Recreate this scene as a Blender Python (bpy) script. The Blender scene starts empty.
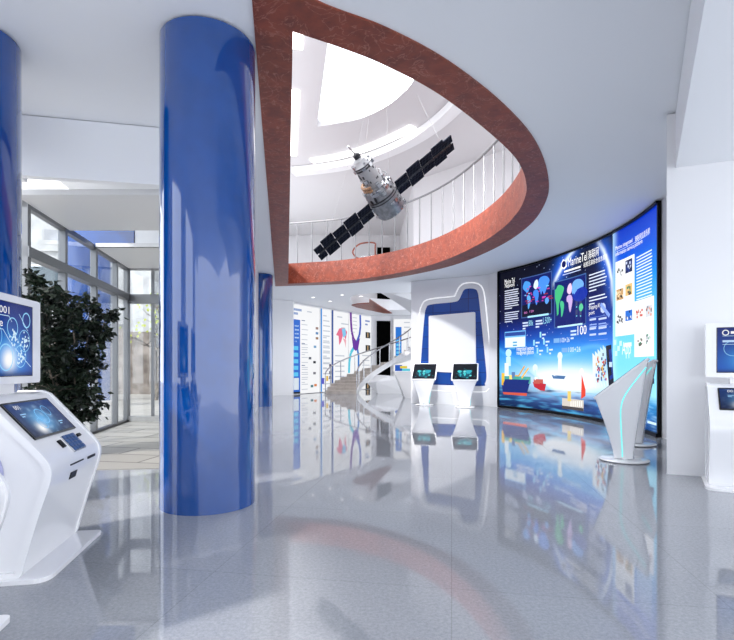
import bpy, bmesh, math, random
from mathutils import Vector, Matrix, noise
from mathutils.geometry import tessellate_polygon
random.seed(7)
sc = bpy.context.scene
COL = sc.collection
PI = math.pi
CAMH, F, CX, HY = 1.4, 500.0, 367.0, 367.0      # eye height, focal length and principal point of the 734x640 frame
CEIL = 4.72

# ------------------------------------------------------------------ colours and materials
def s2l(c):
    c = c / 255.0
    return c / 12.92 if c <= .04045 else ((c + .055) / 1.055) ** 2.4
def rgb(r, g, b): return (s2l(r), s2l(g), s2l(b), 1.0)
MATS = {}
def mat(name, col, rough=.5, metal=0, coat=0, emit=None, estr=1, spec=.5):
    m = bpy.data.materials.new(name); m.use_nodes = True
    b = m.node_tree.nodes['Principled BSDF']
    b.inputs['Base Color'].default_value = col
    b.inputs['Roughness'].default_value = rough
    b.inputs['Metallic'].default_value = metal
    b.inputs['Coat Weight'].default_value = coat
    b.inputs['Coat Roughness'].default_value = .02
    b.inputs['Specular IOR Level'].default_value = spec
    if emit:
        b.inputs['Emission Color'].default_value = emit
        b.inputs['Emission Strength'].default_value = estr
    MATS[name] = m
    return m
def nd(m, t, **kw):
    n = m.node_tree.nodes.new(t)
    for k, v in kw.items(): setattr(n, k, v)
    return n
def lk(m, a, b): m.node_tree.links.new(a, b)
def bsdf(m): return m.node_tree.nodes['Principled BSDF']
def noise_col(m, c1, c2, scale, detail=6, lo=.35, hi=.65, rough=.6, coord='Object'):
    tc = nd(m, 'ShaderNodeTexCoord'); n = nd(m, 'ShaderNodeTexNoise')
    n.inputs['Scale'].default_value = scale; n.inputs['Detail'].default_value = detail; n.inputs['Roughness'].default_value = rough
    r = nd(m, 'ShaderNodeValToRGB')
    r.color_ramp.elements[0].position = lo; r.color_ramp.elements[0].color = c1
    r.color_ramp.elements[1].position = hi; r.color_ramp.elements[1].color = c2
    lk(m, tc.outputs[coord], n.inputs['Vector']); lk(m, n.outputs['Fac'], r.inputs['Fac']); lk(m, r.outputs['Color'], bsdf(m).inputs['Base Color'])
    return tc, n, r

WHITE = mat('white_paint', (.80, .80, .815, 1), .35)
WALLW = mat('white_wall_paint', (.80, .80, .82, 1), .3)
CEILM = mat('ceiling_paint', (.89, .905, .93, 1), .6)
GLOSSW = mat('white_lacquer', (.87, .87, .89, 1), .12, coat=.3)
BLUE = mat('blue_lacquer', rgb(0, 66, 140), .05, coat=1)
noise_col(BLUE, rgb(0, 64, 136), rgb(0, 68, 144), 3, 2)
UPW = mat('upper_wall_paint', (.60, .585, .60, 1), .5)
RAILM = mat('rail_steel', (.22, .22, .23, 1), .35, metal=.7)
STEEL = mat('brushed_steel', (.5, .51, .53, 1), .25, metal=1)
ALU = mat('aluminium', (.2, .205, .215, 1), .4, metal=.8)
DARKM = mat('dark_metal', (.05, .05, .055, 1), .35, metal=.8)
BLACK = mat('black_plastic', (.006, .006, .008, 1), .35, spec=.15)
VOIDB = mat('dark_opening', (.002, .002, .002, 1), .9, spec=0)
BLACKG = mat('black_glass', (.004, .005, .008, 1), .08)
CYAN = mat('cyan_light', (.1, .5, .5, 1), .4, emit=rgb(120, 232, 228), estr=.7)
GLOW = mat('white_light', (.8, .8, .8, 1), .4, emit=(1, 1, 1, 1), estr=.62)
LAMP = mat('lamp_light', (.8, .8, .8, 1), .4, emit=(1, .98, .95, 1), estr=2)
LAV = mat('lavender_plastic', rgb(176, 178, 214), .3)
NICHE = mat('blue_panel', rgb(20, 62, 150), .3)
# squares of the niche lining
m = NICHE
tc = nd(m, 'ShaderNodeTexCoord'); br = nd(m, 'ShaderNodeTexBrick', offset=0.0)
br.inputs['Color1'].default_value = rgb(12, 72, 156); br.inputs['Color2'].default_value = rgb(8, 62, 138); br.inputs['Mortar'].default_value = rgb(12, 40, 110)
br.inputs['Scale'].default_value = 1; br.inputs['Brick Width'].default_value = .6; br.inputs['Row Height'].default_value = .45; br.inputs['Mortar Size'].default_value = .012
mp = nd(m, 'ShaderNodeMapping'); mp.inputs['Rotation'].default_value = (PI / 2, 0, 0)
lk(m, tc.outputs['Object'], mp.inputs['Vector']); lk(m, mp.outputs['Vector'], br.inputs['Vector']); lk(m, br.outputs['Color'], bsdf(m).inputs['Base Color'])
# red marble with pale veins
RED = mat('red_marble', rgb(105, 48, 40), .45)
m = RED
tc, n, r = noise_col(m, rgb(106, 45, 34), rgb(152, 70, 46), 5, 8, .3, .75)
v = nd(m, 'ShaderNodeTexNoise'); v.inputs['Scale'].default_value = 3.2; v.inputs['Detail'].default_value = 9; v.inputs['Distortion'].default_value = 1.6
vr = nd(m, 'ShaderNodeValToRGB'); cr = vr.color_ramp
cr.elements[0].position = .485; cr.elements[0].color = (0, 0, 0, 1); cr.elements[1].position = .5; cr.elements[1].color = (.55, .55, .55, 1)
e = cr.elements.new(.515); e.color = (0, 0, 0, 1)
mx = nd(m, 'ShaderNodeMix', data_type='RGBA'); mx.inputs[7].default_value = rgb(188, 128, 112)
lk(m, tc.outputs['Object'], v.inputs['Vector']); lk(m, v.outputs['Fac'], vr.inputs['Fac']); lk(m, vr.outputs['Color'], mx.inputs[0])
lk(m, r.outputs['Color'], mx.inputs[6]); lk(m, mx.outputs[2], bsdf(m).inputs['Base Color'])
# polished grey granite floor in big tiles
FLOOR = mat('polished_granite', (.4, .41, .43, 1), .035, spec=.55)
m = FLOOR
tc, n, r = noise_col(m, (.21, .225, .255, 1), (.42, .435, .47, 1), 45, 10, .3, .7, .85)
n2 = nd(m, 'ShaderNodeTexNoise'); n2.inputs['Scale'].default_value = .55; n2.inputs['Detail'].default_value = 5
bt = nd(m, 'ShaderNodeTexBrick', offset=0.0); bt.inputs['Scale'].default_value = 1; bt.inputs['Brick Width'].default_value = 1.6; bt.inputs['Row Height'].default_value = 1.6
bt.inputs['Mortar Size'].default_value = .0035; bt.inputs['Color1'].default_value = (1, 1, 1, 1); bt.inputs['Color2'].default_value = (.955, .955, .96, 1); bt.inputs['Mortar'].default_value = (.8, .8, .8, 1)
mp = nd(m, 'ShaderNodeMapping'); mp.inputs['Rotation'].default_value = (0, 0, math.radians(9.6))
mu = nd(m, 'ShaderNodeMix', data_type='RGBA', blend_type='MULTIPLY'); mu.inputs[0].default_value = 1
lk(m, tc.outputs['Object'], mp.inputs['Vector']); lk(m, mp.outputs['Vector'], bt.inputs['Vector'])
lk(m, r.outputs['Color'], mu.inputs[6]); lk(m, bt.outputs['Color'], mu.inputs[7])
mu2 = nd(m, 'ShaderNodeMix', data_type='RGBA', blend_type='MULTIPLY'); mu2.inputs[0].default_value = .22
vr = nd(m, 'ShaderNodeValToRGB'); vr.color_ramp.elements[0].position = .35; vr.color_ramp.elements[0].color = (.8, .8, .8, 1); vr.color_ramp.elements[1].position = .65
lk(m, tc.outputs['Object'], n2.inputs['Vector']); lk(m, n2.outputs['Fac'], vr.inputs['Fac'])
lk(m, mu.outputs[2], mu2.inputs[6]); lk(m, vr.outputs['Color'], mu2.inputs[7]); lk(m, mu2.outputs[2], bsdf(m).inputs['Base Color'])
# pale paving in strips
PAVE = mat('pale_paving', (.5, .48, .45, 1), .45)
m = PAVE
tc = nd(m, 'ShaderNodeTexCoord'); mp = nd(m, 'ShaderNodeMapping'); mp.inputs['Rotation'].default_value = (0, 0, math.radians(9.6))
bt = nd(m, 'ShaderNodeTexBrick', offset=.5); bt.inputs['Scale'].default_value = 1; bt.inputs['Brick Width'].default_value = 1.5; bt.inputs['Row Height'].default_value = .6
bt.inputs['Mortar Size'].default_value = .02; bt.inputs['Color1'].default_value = rgb(170, 166, 160); bt.inputs['Color2'].default_value = rgb(160, 156, 150); bt.inputs['Mortar'].default_value = rgb(92, 88, 84)
lk(m, tc.outputs['Object'], mp.inputs['Vector']); lk(m, mp.outputs['Vector'], bt.inputs['Vector']); lk(m, bt.outputs['Color'], bsdf(m).inputs['Base Color'])
STEPM = mat('beige_stone', rgb(186, 176, 168), .5)
noise_col(STEPM, rgb(176, 166, 158), rgb(200, 190, 182), 4, 6)
STUCCO = mat('pale_stucco', rgb(176, 176, 176), .8)
noise_col(STUCCO, rgb(158, 158, 158), rgb(190, 190, 190), 1.2, 6)
OLDST = mat('weathered_stone', rgb(170, 158, 148), .8)
noise_col(OLDST, rgb(96, 86, 78), rgb(150, 140, 132), 1.8, 8)
BARK = mat('bark', rgb(96, 88, 78), .9)
noise_col(BARK, rgb(70, 64, 58), rgb(130, 120, 108), 6, 6)
LEAF = mat('dark_leaf', rgb(20, 32, 24), .5, spec=.3)
noise_col(LEAF, rgb(10, 18, 14), rgb(34, 50, 34), 5, 3)
LEAFY = mat('yellow_leaf', rgb(170, 180, 70), .6)
POT = mat('pot_glaze', rgb(190, 176, 160), .4)
SOIL = mat('soil', rgb(50, 40, 32), .9)
BROWN = mat('brown_door_paint', rgb(84, 52, 50), .5)
WINDK = mat('dark_pane', rgb(70, 84, 92), .1)
CANOPY = mat('frosted_panel', (.72, .72, .73, 1), .4)
SILVER = mat('satellite_silver', (.42, .43, .45, 1), .38, metal=.75)
noise_col(SILVER, (.2, .205, .22, 1), (.36, .365, .38, 1), 9, 5)
SILVERL = mat('satellite_white', (.40, .40, .41, 1), .4, metal=.3)
CABLE = mat('cable_grey', (.22, .22, .22, 1), .8)
GOLD = mat('satellite_bronze', rgb(190, 150, 118), .35, metal=.6)
SOLAR = mat('solar_cell', rgb(14, 17, 28), .8, spec=.08)
m = SOLAR
tc = nd(m, 'ShaderNodeTexCoord'); bt = nd(m, 'ShaderNodeTexBrick', offset=0.0)
bt.inputs['Scale'].default_value = 1; bt.inputs['Brick Width'].default_value = .07; bt.inputs['Row Height'].default_value = .06; bt.inputs['Mortar Size'].default_value = .004
bt.inputs['Color1'].default_value = rgb(12, 14, 24); bt.inputs['Color2'].default_value = rgb(20, 23, 36); bt.inputs['Mortar'].default_value = rgb(48, 52, 64)
lk(m, tc.outputs['Object'], bt.inputs['Vector']); lk(m, bt.outputs['Color'], bsdf(m).inputs['Base Color'])
# clear architectural glass: mostly transparent, mirror by Fresnel
def glass(name, tint, ior=1.45):
    m = bpy.data.materials.new(name); m.use_nodes = True; nt = m.node_tree; nt.nodes.clear()
    o = nt.nodes.new('ShaderNodeOutputMaterial'); t = nt.nodes.new('ShaderNodeBsdfTransparent'); g = nt.nodes.new('ShaderNodeBsdfGlossy')
    t.inputs['Color'].default_value = tint; g.inputs['Roughness'].default_value = .01; g.inputs['Color'].default_value = (1, 1, 1, 1)
    lw = nt.nodes.new('ShaderNodeLayerWeight'); lw.inputs['Blend'].default_value = .5; x = nt.nodes.new('ShaderNodeMixShader')
    pw = nt.nodes.new('ShaderNodeMath'); pw.operation = 'POWER'; pw.inputs[1].default_value = 5
    f = nt.nodes.new('ShaderNodeMath'); f.operation = 'MULTIPLY_ADD'; f.inputs[1].default_value = .92; f.inputs[2].default_value = .04
    nt.links.new(lw.outputs['Facing'], pw.inputs[0]); nt.links.new(pw.outputs[0], f.inputs[0])
    nt.links.new(f.outputs[0], x.inputs[0]); nt.links.new(t.outputs[0], x.inputs[1]); nt.links.new(g.outputs[0], x.inputs[2]); nt.links.new(x.outputs[0], o.inputs[0])
    return m
GLASS = glass('clear_glass', (.93, .95, .96, 1))
# lit display: colours come from the picture the display shows
def display(name, strength, rough=.25, spec=.12):
    m = mat(name, (.01, .01, .012, 1), rough)
    a = nd(m, 'ShaderNodeAttribute', attribute_name='Col')
    bsdf(m).inputs['Specular IOR Level'].default_value = spec
    lk(m, a.outputs['Color'], bsdf(m).inputs['Emission Color']); bsdf(m).inputs['Emission Strength'].default_value = strength
    return m
LEDM = display('video_display', .95)
KIOSKM = display('kiosk_display', .7, .1)
PRINT = display('backlit_print', .72)

# ------------------------------------------------------------------ objects
def thing(name, label, cat, loc=(0, 0, 0), rotz=0, group=None):
    o = bpy.data.objects.new(name, None); COL.objects.link(o); o.empty_display_size = .1
    o.location = loc; o.rotation_euler = (0, 0, rotz); tag(o, label, cat, group); return o
def tag(o, label, cat, group=None):
    o['label'] = label; o['category'] = cat
    if group: o['group'] = group
    return o
def struct(o): o['kind'] = 'structure'; return o
def copy_tree(o, parent=None):
    c = o.copy(); COL.objects.link(c)
    if parent: c.parent = parent
    for ch in list(o.children): copy_tree(ch, c)
    return c
class MB:
    """collects faces, then links them as one mesh object"""
    def __init__(s): s.v = []; s.f = []; s.c = []; s.sm = []
    def add(s, vs, fs, col=None, smooth=False):
        n = len(s.v); s.v += [tuple(p) for p in vs]
        for f in fs: s.f.append(tuple(i + n for i in f)); s.c.append(col); s.sm.append(smooth)
        return s
    def box(s, x0, y0, z0, x1, y1, z1, M=None):
        vs = [Vector((x, y, z)) for z in (z0, z1) for y in (y0, y1) for x in (x0, x1)]
        if M: vs = [M @ p for p in vs]
        return s.add(vs, [(0, 2, 3, 1), (4, 5, 7, 6), (0, 1, 5, 4), (2, 6, 7, 3), (0, 4, 6, 2), (1, 3, 7, 5)])
    def beam(s, a, b, w, z0, z1):
        """upright box along the plan line a-b, w thick"""
        a = Vector(a[:2]); b = Vector(b[:2]); d = (b - a).normalized(); n = Vector((-d.y, d.x)) * (w / 2)
        p = [a + n, a - n, b - n, b + n]
        vs = [(q.x, q.y, z) for z in (z0, z1) for q in p]
        return s.add(vs, [(3, 2, 1, 0), (4, 5, 6, 7), (0, 1, 5, 4), (1, 2, 6, 5), (2, 3, 7, 6), (3, 0, 4, 7)])
    def prism(s, loops, z0, z1, M=None, smooth=False):
        """flat polygon (first loop outer, rest holes) raised from z0 to z1"""
        tri = tessellate_polygon([[Vector((p[0], p[1], 0)) for p in l] for l in loops])
        pts = [p for l in loops for p in l]; n = len(pts)
        vs = [Vector((p[0], p[1], z0)) for p in pts] + [Vector((p[0], p[1], z1)) for p in pts]
        if M: vs = [M @ p for p in vs]
        s.add(vs, [t for t in tri] + [tuple(i + n for i in reversed(t)) for t in tri])
        k = len(s.v) - 2 * n; b = 0
        for l in loops:
            for i in range(len(l)):
                j = (i + 1) % len(l)
                s.f.append((k + b + i, k + b + j, k + b + j + n, k + b + i + n)); s.c.append(None); s.sm.append(smooth)
            b += len(l)
        return s
    def tube(s, pts, r, seg=8, closed=False):
        pts = [Vector(p) for p in pts]; n = len(pts); vs = []; fs = []
        rr = r if isinstance(r, (list, tuple)) else [r] * n
        for i, p in enumerate(pts):
            a = pts[i - 1] if i or closed else p; b = pts[(i + 1) % n] if i < n - 1 or closed else p
            d = (b - a).normalized(); u = d.orthogonal() if abs(d.z) > .95 else d.cross(Vector((0, 0, 1)))
            u.normalize(); w = d.cross(u)
            if abs(d.z) > .95: u = Vector((1, 0, 0)); u = (u - d * u.dot(d)).normalized(); w = d.cross(u)
            for k in range(seg):
                t = 2 * PI * k / seg; vs.append(p + (u * math.cos(t) + w * math.sin(t)) * rr[i])
        for i in range(n if closed else n - 1):
            for k in range(seg):
                a, b = i * seg, ((i + 1) % n) * seg; q = (k + 1) % seg
                fs.append((a + k, a + q, b + q, b + k))
        if not closed: fs += [tuple(range(seg - 1, -1, -1)), tuple(range((n - 1) * seg, n * seg))]
        return s.add(vs, fs, None, True)
    def lathe(s, prof, seg=32, M=None):
        """profile of (radius, height) turned about the local z axis"""
        vs = []; fs = []
        for r, z in prof:
            for k in range(seg):
                t = 2 * PI * k / seg; p = Vector((r * math.cos(t), r * math.sin(t), z)); vs.append(M @ p if M else p)
        for i in range(len(prof) - 1):
            for k in range(seg):
                q = (k + 1) % seg; fs.append((i * seg + k, i * seg + q, (i + 1) * seg + q, (i + 1) * seg + k))
        fs += [tuple(range(seg - 1, -1, -1)), tuple(range((len(prof) - 1) * seg, len(prof) * seg))]
        return s.add(vs, fs, None, True)
    def build(s, name, material, parent=None, world=False, bevel=0, angle=35):
        off = Vector(parent.location) if (parent and world) else Vector()
        me = bpy.data.meshes.new(name); me.from_pydata([Vector(p) - off for p in s.v], [], s.f)
        if any(c is not None for c in s.c):
            a = me.color_attributes.new('Col', 'FLOAT_COLOR', 'CORNER'); li = 0; flat = []
            for f, c in zip(s.f, s.c):
                c = c or (1, 1, 1, 1)
                if len(c) == len(f) and isinstance(c[0], (tuple, list)):
                    for q in c: flat += q
                else: flat += list(c) * len(f)
            a.data.foreach_set('color', flat)
        me.polygons.foreach_set('use_smooth', s.sm)
        me.materials.append(material)
        if not any(c is not None for c in s.c):
            bm = bmesh.new(); bm.from_mesh(me); bmesh.ops.recalc_face_normals(bm, faces=bm.faces); 
            for e in bm.edges:
                if len(e.link_faces) == 2 and e.calc_face_angle(0) > math.radians(angle): e.smooth = False
            bm.to_mesh(me); bm.free()
        o = bpy.data.objects.new(name, me); COL.objects.link(o)
        if parent: o.parent = parent
        if bevel:
            b = o.modifiers.new('bevel', 'BEVEL'); b.width = bevel; b.segments = 3; b.limit_method = 'ANGLE'; b.angle_limit = math.radians(40); b.harden_normals = False
        return o
def spline(pts, n=6, closed=False):
    out = []; N = len(pts)
    for i in range(N if closed else N - 1):
        g = lambda k: Vector(pts[k % N] if closed else pts[max(0, min(N - 1, k))])
        a, b, c, d = g(i - 1), g(i), g(i + 1), g(i + 2)
        for k in range(n):
            t = k / n
            out.append(.5 * ((2 * b) + (c - a) * t + (2 * a - 5 * b + 4 * c - d) * t * t + (3 * b - a - 3 * c + d) * t ** 3))
    if not closed: out.append(Vector(pts[-1]))
    return out
def rounded(pts, r, n=6):
    """plan polygon with rounded corners; r one radius or one per corner"""
    out = []; N = len(pts)
    for i in range(N):
        p = Vector(pts[i]); a = Vector(pts[i - 1]) - p; b = Vector(pts[(i + 1) % N]) - p
        rr = r[i] if isinstance(r, (list, tuple)) else r
        rr = min(rr, a.length * .49, b.length * .49)
        p0 = p + a.normalized() * rr; p1 = p + b.normalized() * rr
        for k in range(n + 1):
            t = k / n; out.append((1 - t) ** 2 * p0 + 2 * t * (1 - t) * p + t * t * p1)
    return out
def fpt(x, y):
    Y = F * CAMH / (y - HY); return Vector(((x - CX) / F * Y, Y))
def cpt(x, y, h):
    Y = F * (h - CAMH) / (HY - y); return Vector(((x - CX) / F * Y, Y))

# ------------------------------------------------------------------ surfaces that carry pictures
class Plane:
    def __init__(s, A, B, flip=1):
        s.A = Vector(A); s.d = (Vector(B) - s.A).normalized(); s.n = Vector((s.d.y, -s.d.x)) * flip
    def uv(s, x, y):
        k = (x - CX) / F            # X = k*Y on the sight line
        a = (k * s.A.y - s.A.x) / (s.d.x - k * s.d.y); p = s.A + s.d * a
        return a, CAMH + (HY - y) / F * p.y
    def pt(s, a, h, d=0):
        p = s.A + s.d * a + s.n * d; return Vector((p.x, p.y, h))
class Cyl:
    C = Vector((-4.291, 12.065)); R = 10.309
    def uv(s, x, y):
        d = Vector(((x - CX) / F, 1.0)); b = d.dot(-s.C); c = s.C.dot(s.C) - s.R ** 2; q = d.dot(d)
        t = (-b + math.sqrt(b * b - q * c)) / q; p = d * t - s.C
        return -math.atan2(p.y, p.x) * s.R, CAMH + (HY - y) / F * t
    def pt(s, a, h, d=0):
        r = s.R - d; t = -a / s.R; return Vector((s.C.x + r * math.cos(t), s.C.y + r * math.sin(t), h))
class Local:
    """a flat panel: origin, unit right, unit up, normal"""
    def __init__(s, o, u, v): s.o = Vector(o); s.u = Vector(u).normalized(); s.v = Vector(v).normalized(); s.n = s.u.cross(s.v)
    def uv(s, x, y): return x, y
    def pt(s, a, h, d=0): return s.o + s.u * a + s.v * h + s.n * d
FONT_CACHE = {}
def font_mesh(txt):
    if txt not in FONT_CACHE:
        cu = bpy.data.curves.new('t', 'FONT'); cu.body = txt; cu.size = 1; cu.resolution_u = 2
        ob = bpy.data.objects.new('t', cu); COL.objects.link(ob)
        me = bpy.data.meshes.new_from_object(ob)
        FONT_CACHE[txt] = ([v.co.copy() for v in me.vertices], [tuple(p.vertices) for p in me.polygons])
        bpy.data.objects.remove(ob); bpy.data.curves.remove(cu); bpy.data.meshes.remove(me)
    return FONT_CACHE[txt]
class Pic:
    """a picture laid on a surface; corners are given in the surface's uv input"""
    def __init__(s, S): s.S = S; s.m = MB(); s.d = .004
    def grid(s, a0, a1, h0, h1, na, nh, fn, d=.002):
        S = s.S; vs = []; cs = []
        for j in range(nh + 1):
            for i in range(na + 1):
                u = i / na; v = j / nh
                vs.append(S.pt(a0 + (a1 - a0) * u, h0 + (h1 - h0) * v, d)); cs.append(fn(u, v))
        n = len(s.m.v); s.m.v += [tuple(p) for p in vs]
        for j in range(nh):
            for i in range(na):
                k = j * (na + 1) + i; f = (k, k + 1, k + na + 2, k + na + 1)
                s.m.f.append(tuple(q + n for q in f)); s.m.c.append(tuple(cs[q] for q in f)); s.m.sm.append(True)
    def rect(s, x0, yt, yb, x1, col, d=None, grad=None):
        """top and bottom are taken at x0 and keep their height"""
        S = s.S; a0, ht = S.uv(x0, yt); _, hb = S.uv(x0, yb); a1, _ = S.uv(x1, yt)
        s.ah(a0, a1, hb, ht, col, d, grad)
    def ah(s, a0, a1, hb, ht, col, d=None, grad=None):
        d = d or s.d; n = max(1, int(abs(a1 - a0) / .4))
        for i in range(n):
            p, q = a0 + (a1 - a0) * i / n, a0 + (a1 - a0) * (i + 1) / n
            c = col if grad is None else (col, col, grad, grad)
            s.m.add([s.S.pt(p, hb, d), s.S.pt(q, hb, d), s.S.pt(q, ht, d), s.S.pt(p, ht, d)], [(0, 1, 2, 3)], c)
    def poly(s, pts, col, d=None):
        d = d or s.d; q = [s.S.uv(*p) for p in pts]
        tri = tessellate_polygon([[Vector((a, h, 0)) for a, h in q]])
        s.m.add([s.S.pt(a, h, d) for a, h in q], [tuple(t) for t in tri], col)
    def disc(s, x, y, r, col, d=None, n=20, ry=None, ring=0):
        d = d or s.d; a0, h0 = s.S.uv(x, y); ry = ry or r
        P = lambda k, f: s.S.pt(a0 + r * f * math.cos(2 * PI * k / n), h0 + ry * f * math.sin(2 * PI * k / n), d)
        if ring: 
            for k in range(n): s.m.add([P(k, 1), P(k + 1, 1), P(k + 1, 1 - ring), P(k, 1 - ring)], [(0, 1, 2, 3)], col)
        else: s.m.add([P(k, 1) for k in range(n)], [tuple(range(n))], col)
    def line(s, pts, w, col, d=None):
        d = d or s.d; q = [Vector(s.S.uv(*p)) for p in pts]
        for a, b in zip(q, q[1:]):
            t = (b - a).normalized(); n = Vector((-t.y, t.x)) * w / 2
            s.m.add([s.S.pt(*(a + n), d), s.S.pt(*(a - n), d), s.S.pt(*(b - n), d), s.S.pt(*(b + n), d)], [(0, 1, 2, 3)], col)
    def text(s, txt, x0, yb, x1, size, col, d=None):
        """baseline starts at (x0, yb), stretched to end at x1; size = letter height scale in metres"""
        d = d or s.d + .002; vs, fs = font_mesh(txt)
        a0, h0 = s.S.uv(x0, yb); a1, _ = s.S.uv(x1, yb); lo = min(v.x for v in vs); hi = max(v.x for v in vs)
        k = (a1 - a0) / (hi - lo)
        s.m.add([s.S.pt(a0 + (v.x - lo) * k, h0 + v.y * size, d) for v in vs], fs, col)
    def lines(s, x0, y0, x1, n, pitch, thick, col, last=.5, jit=.12):
        """a block of writing too small to read: n ruled strips"""
        a0, h0 = s.S.uv(x0, y0); a1, _ = s.S.uv(x1, y0)
        for i in range(n):
            e = a1 - (a1 - a0) * random.random() * jit if i < n - 1 else a0 + (a1 - a0) * last
            s.ah(a0, e, h0 - i * pitch - thick, h0 - i * pitch, col)
    def build(s, name, material, parent, world=True): return s.m.build(name, material, parent, world)
def mix(a, b, t):
    t = max(0, min(1, t)); return tuple(p + (q - p) * t for p, q in zip(a, b))
def ramp(stops, t):
    for (p, c), (q, e) in zip(stops, stops[1:]):
        if t <= q: return mix(c, e, (t - p) / (q - p) if q > p else 0)
    return stops[-1][1]
def lin(stops): return [(p, rgb(*c)) for p, c in stops]
W_ = rgb(255, 255, 255)

# ------------------------------------------------------------------ the setting
AX = Vector((-.1665, .986)); PX = Vector((.986, .1665))          # room axis and its right-hand normal
ROT = math.atan2(PX.y, PX.x)
def fac(t): return Vector((-6.12, 12.7)) - AX * t                 # along the glazed left side, towards the camera
struct(MB().box(-9.5, -9, -.2, 9, 36, 0).build('floor', FLOOR))

out_pts = [(-.95, 4.0), (-.48, 4.50), (.19, 4.88), (.89, 5.42), (1.73, 6.31), (2.47, 7.33), (3.12, 8.62), (3.55, 9.9), (3.78, 11.6), (3.62, 13.6), (2.95, 15.9), (1.95, 17.5), (.6, 18.9), (-1.1, 19.9), (-3.75, 20.45)]
in_pts = [(-.73, 4.92), (-.25, 5.18), (.21, 5.48), (.88, 6.06), (1.73, 7.05), (2.39, 7.97), (2.83, 8.9), (3.08, 9.75), (3.22, 10.8), (3.2, 12.2), (2.9, 13.9), (2.33, 15.6), (1.45, 17.1), (.2, 18.4), (-1.2, 19.25), (-3.12, 19.8)]
outer = spline(out_pts, 6); inner = spline(in_pts, 6)
SLAB = 5.34; KERB = 5.5
# stair well hole
stair_hole = [(-.75, 23.6), (-.2, 22.75), (.9, 22.4), (2.3, 22.5), (3.6, 23.4), (4.3, 24.8), (4.4, 26.4), (3.8, 27.9), (2.6, 28.9), (1.2, 29.1), (.1, 28.4), (-.6, 27.2), (-.8, 25.4)]
stair_loop = spline(stair_hole, 4, True)
ceil_outline = [fac(19), fac(5.6), Vector((-5.2, 7.4)), Vector((-2.1, 7.1)), Vector((-2.1, 12.9)), fac(-.2) , Vector((-7.2, 33)), Vector((9, 33)), Vector((9, 5.5)), Vector((9, -9)), Vector((-1.5, -9))]
ceil_outline = [Vector((-3.0, -6.2)), fac(5.0), fac(-.3), Vector((-8, 34)), Vector((8, 34)), Vector((8, -6.2))]
struct(MB().prism([ceil_outline, outer, stair_loop], CEIL, SLAB).build('ceiling', CEILM))
struct(MB().prism([outer, inner], CEIL - .02, KERB, smooth=True).build('trim_1', RED))
# lowered soffit at the right with its pale cheek
A1, A2 = Vector((1.15, 1.27)), Vector((4.1, 6.66))
struct(MB().prism([[A1, A2, Vector((5.4, 6.4)), Vector((8, 6.0)), Vector((8, 1.2))]], 3.99, CEIL - .01).build('ceiling', CEILM))
# right hand wall, its return, and the curved wall that carries the display
struct(MB().prism([[Vector((3.92, 6.54)), Vector((4.75, 6.2)), Vector((8, 6.05)), Vector((8, 6.5)), Vector((4.08, 6.78))]], 0, CEIL - .02).build('wall_right', WALLW))
cy = Cyl()
def arc(r, t0, t1, n=40): return [Vector((cy.C.x + r * math.cos(math.radians(t0 + (t1 - t0) * i / n)), cy.C.y + r * math.sin(math.radians(t0 + (t1 - t0) * i / n)))) for i in range(n + 1)]
struct(MB().prism([arc(cy.R + .05, 33.5, -29) + arc(cy.R + .3, -29, 33.5)], 0, CEIL - .01, smooth=True).build('wall_right', WALLW))
# feature wall with the blue niche
FA, FB = Vector((1.71, 19.4)), Vector((4.62, 17.75))
fd = (FB - FA).normalized(); fn = Vector((-fd.y, fd.x))
struct(MB().prism([[FA, FB + fd * .12, FB + fd * .12 + fn * .35, FA + fn * .35]], 0, CEIL - .01).build('wall_center', WALLW))
# left side: white piers and the far picture wall
PA, PB = Vector((-3.72, 25.4)), Vector((.26, 32.0))
struct(MB().beam((-2.1, 7.12), (-3.05, 12.9), .12, 0, CEIL - .01).beam((-3.05, 12.9), (-5.05, 24.2), .12, 0, CEIL - .01).prism([[Vector((-5.1, 24.1)), Vector((-3.7, 24.9)), PA, Vector((-3.9, 26)), Vector((-5.1, 24.6))]], 0, CEIL - .01).build('wall_left', WALLW))
pd = (PB - PA).normalized(); pn = Vector((-pd.y, pd.x))
struct(MB().prism([[PA + pn * .05, PB + pn * .05, Vector((7, 32.2)), Vector((7, 32.5)), PB + pn * .4, PA + pn * .4]], 0, CEIL - .01).build('wall_back', WALLW))
struct(MB().prism([[Vector((.62, 31.98)), Vector((1.5, 32.02)), Vector((1.5, 32.15)), Vector((.62, 32.1))]], .0, 4.35).build('door_1', VOIDB))
# bulkhead over the entrance, inner canopy panels, blue panel in the gap
B0, B1 = Vector((-5.35, 6.45)), Vector((-1.95, 7.18))
struct(MB().beam(B0, B1, .12, 3.92, CEIL - .01).build('wall_left', CEILM))
def qd(k, y0, y1):            # a strip of vestibule ceiling between two depths, across the vestibule
    a = lambda y: (12.7 - y) / .986
    L = lambda y: fac(a(y)) + PX * .08; R = lambda y: Vector((-2.16 - (y - 7.1) * .1638, y))
    return [L(y0) , R(y0), R(y1), L(y1)]
struct(MB().prism([qd(0, 7.25, 9.15)], 3.9, 3.98).build('ceiling', CANOPY))
struct(MB().prism([qd(0, 10.4, 12.65)], 3.9, 3.98).build('ceiling', CANOPY))
struct(MB().beam((-6.05, 10.45), (-4.86, 10.45), .06, 3.9, 4.7).build('trim_2', BLUE))
struct(MB().beam((-4.85, 10.47), (-2.7, 10.47), .05, 3.9, 4.7).build('trim_2', CEILM))
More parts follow.
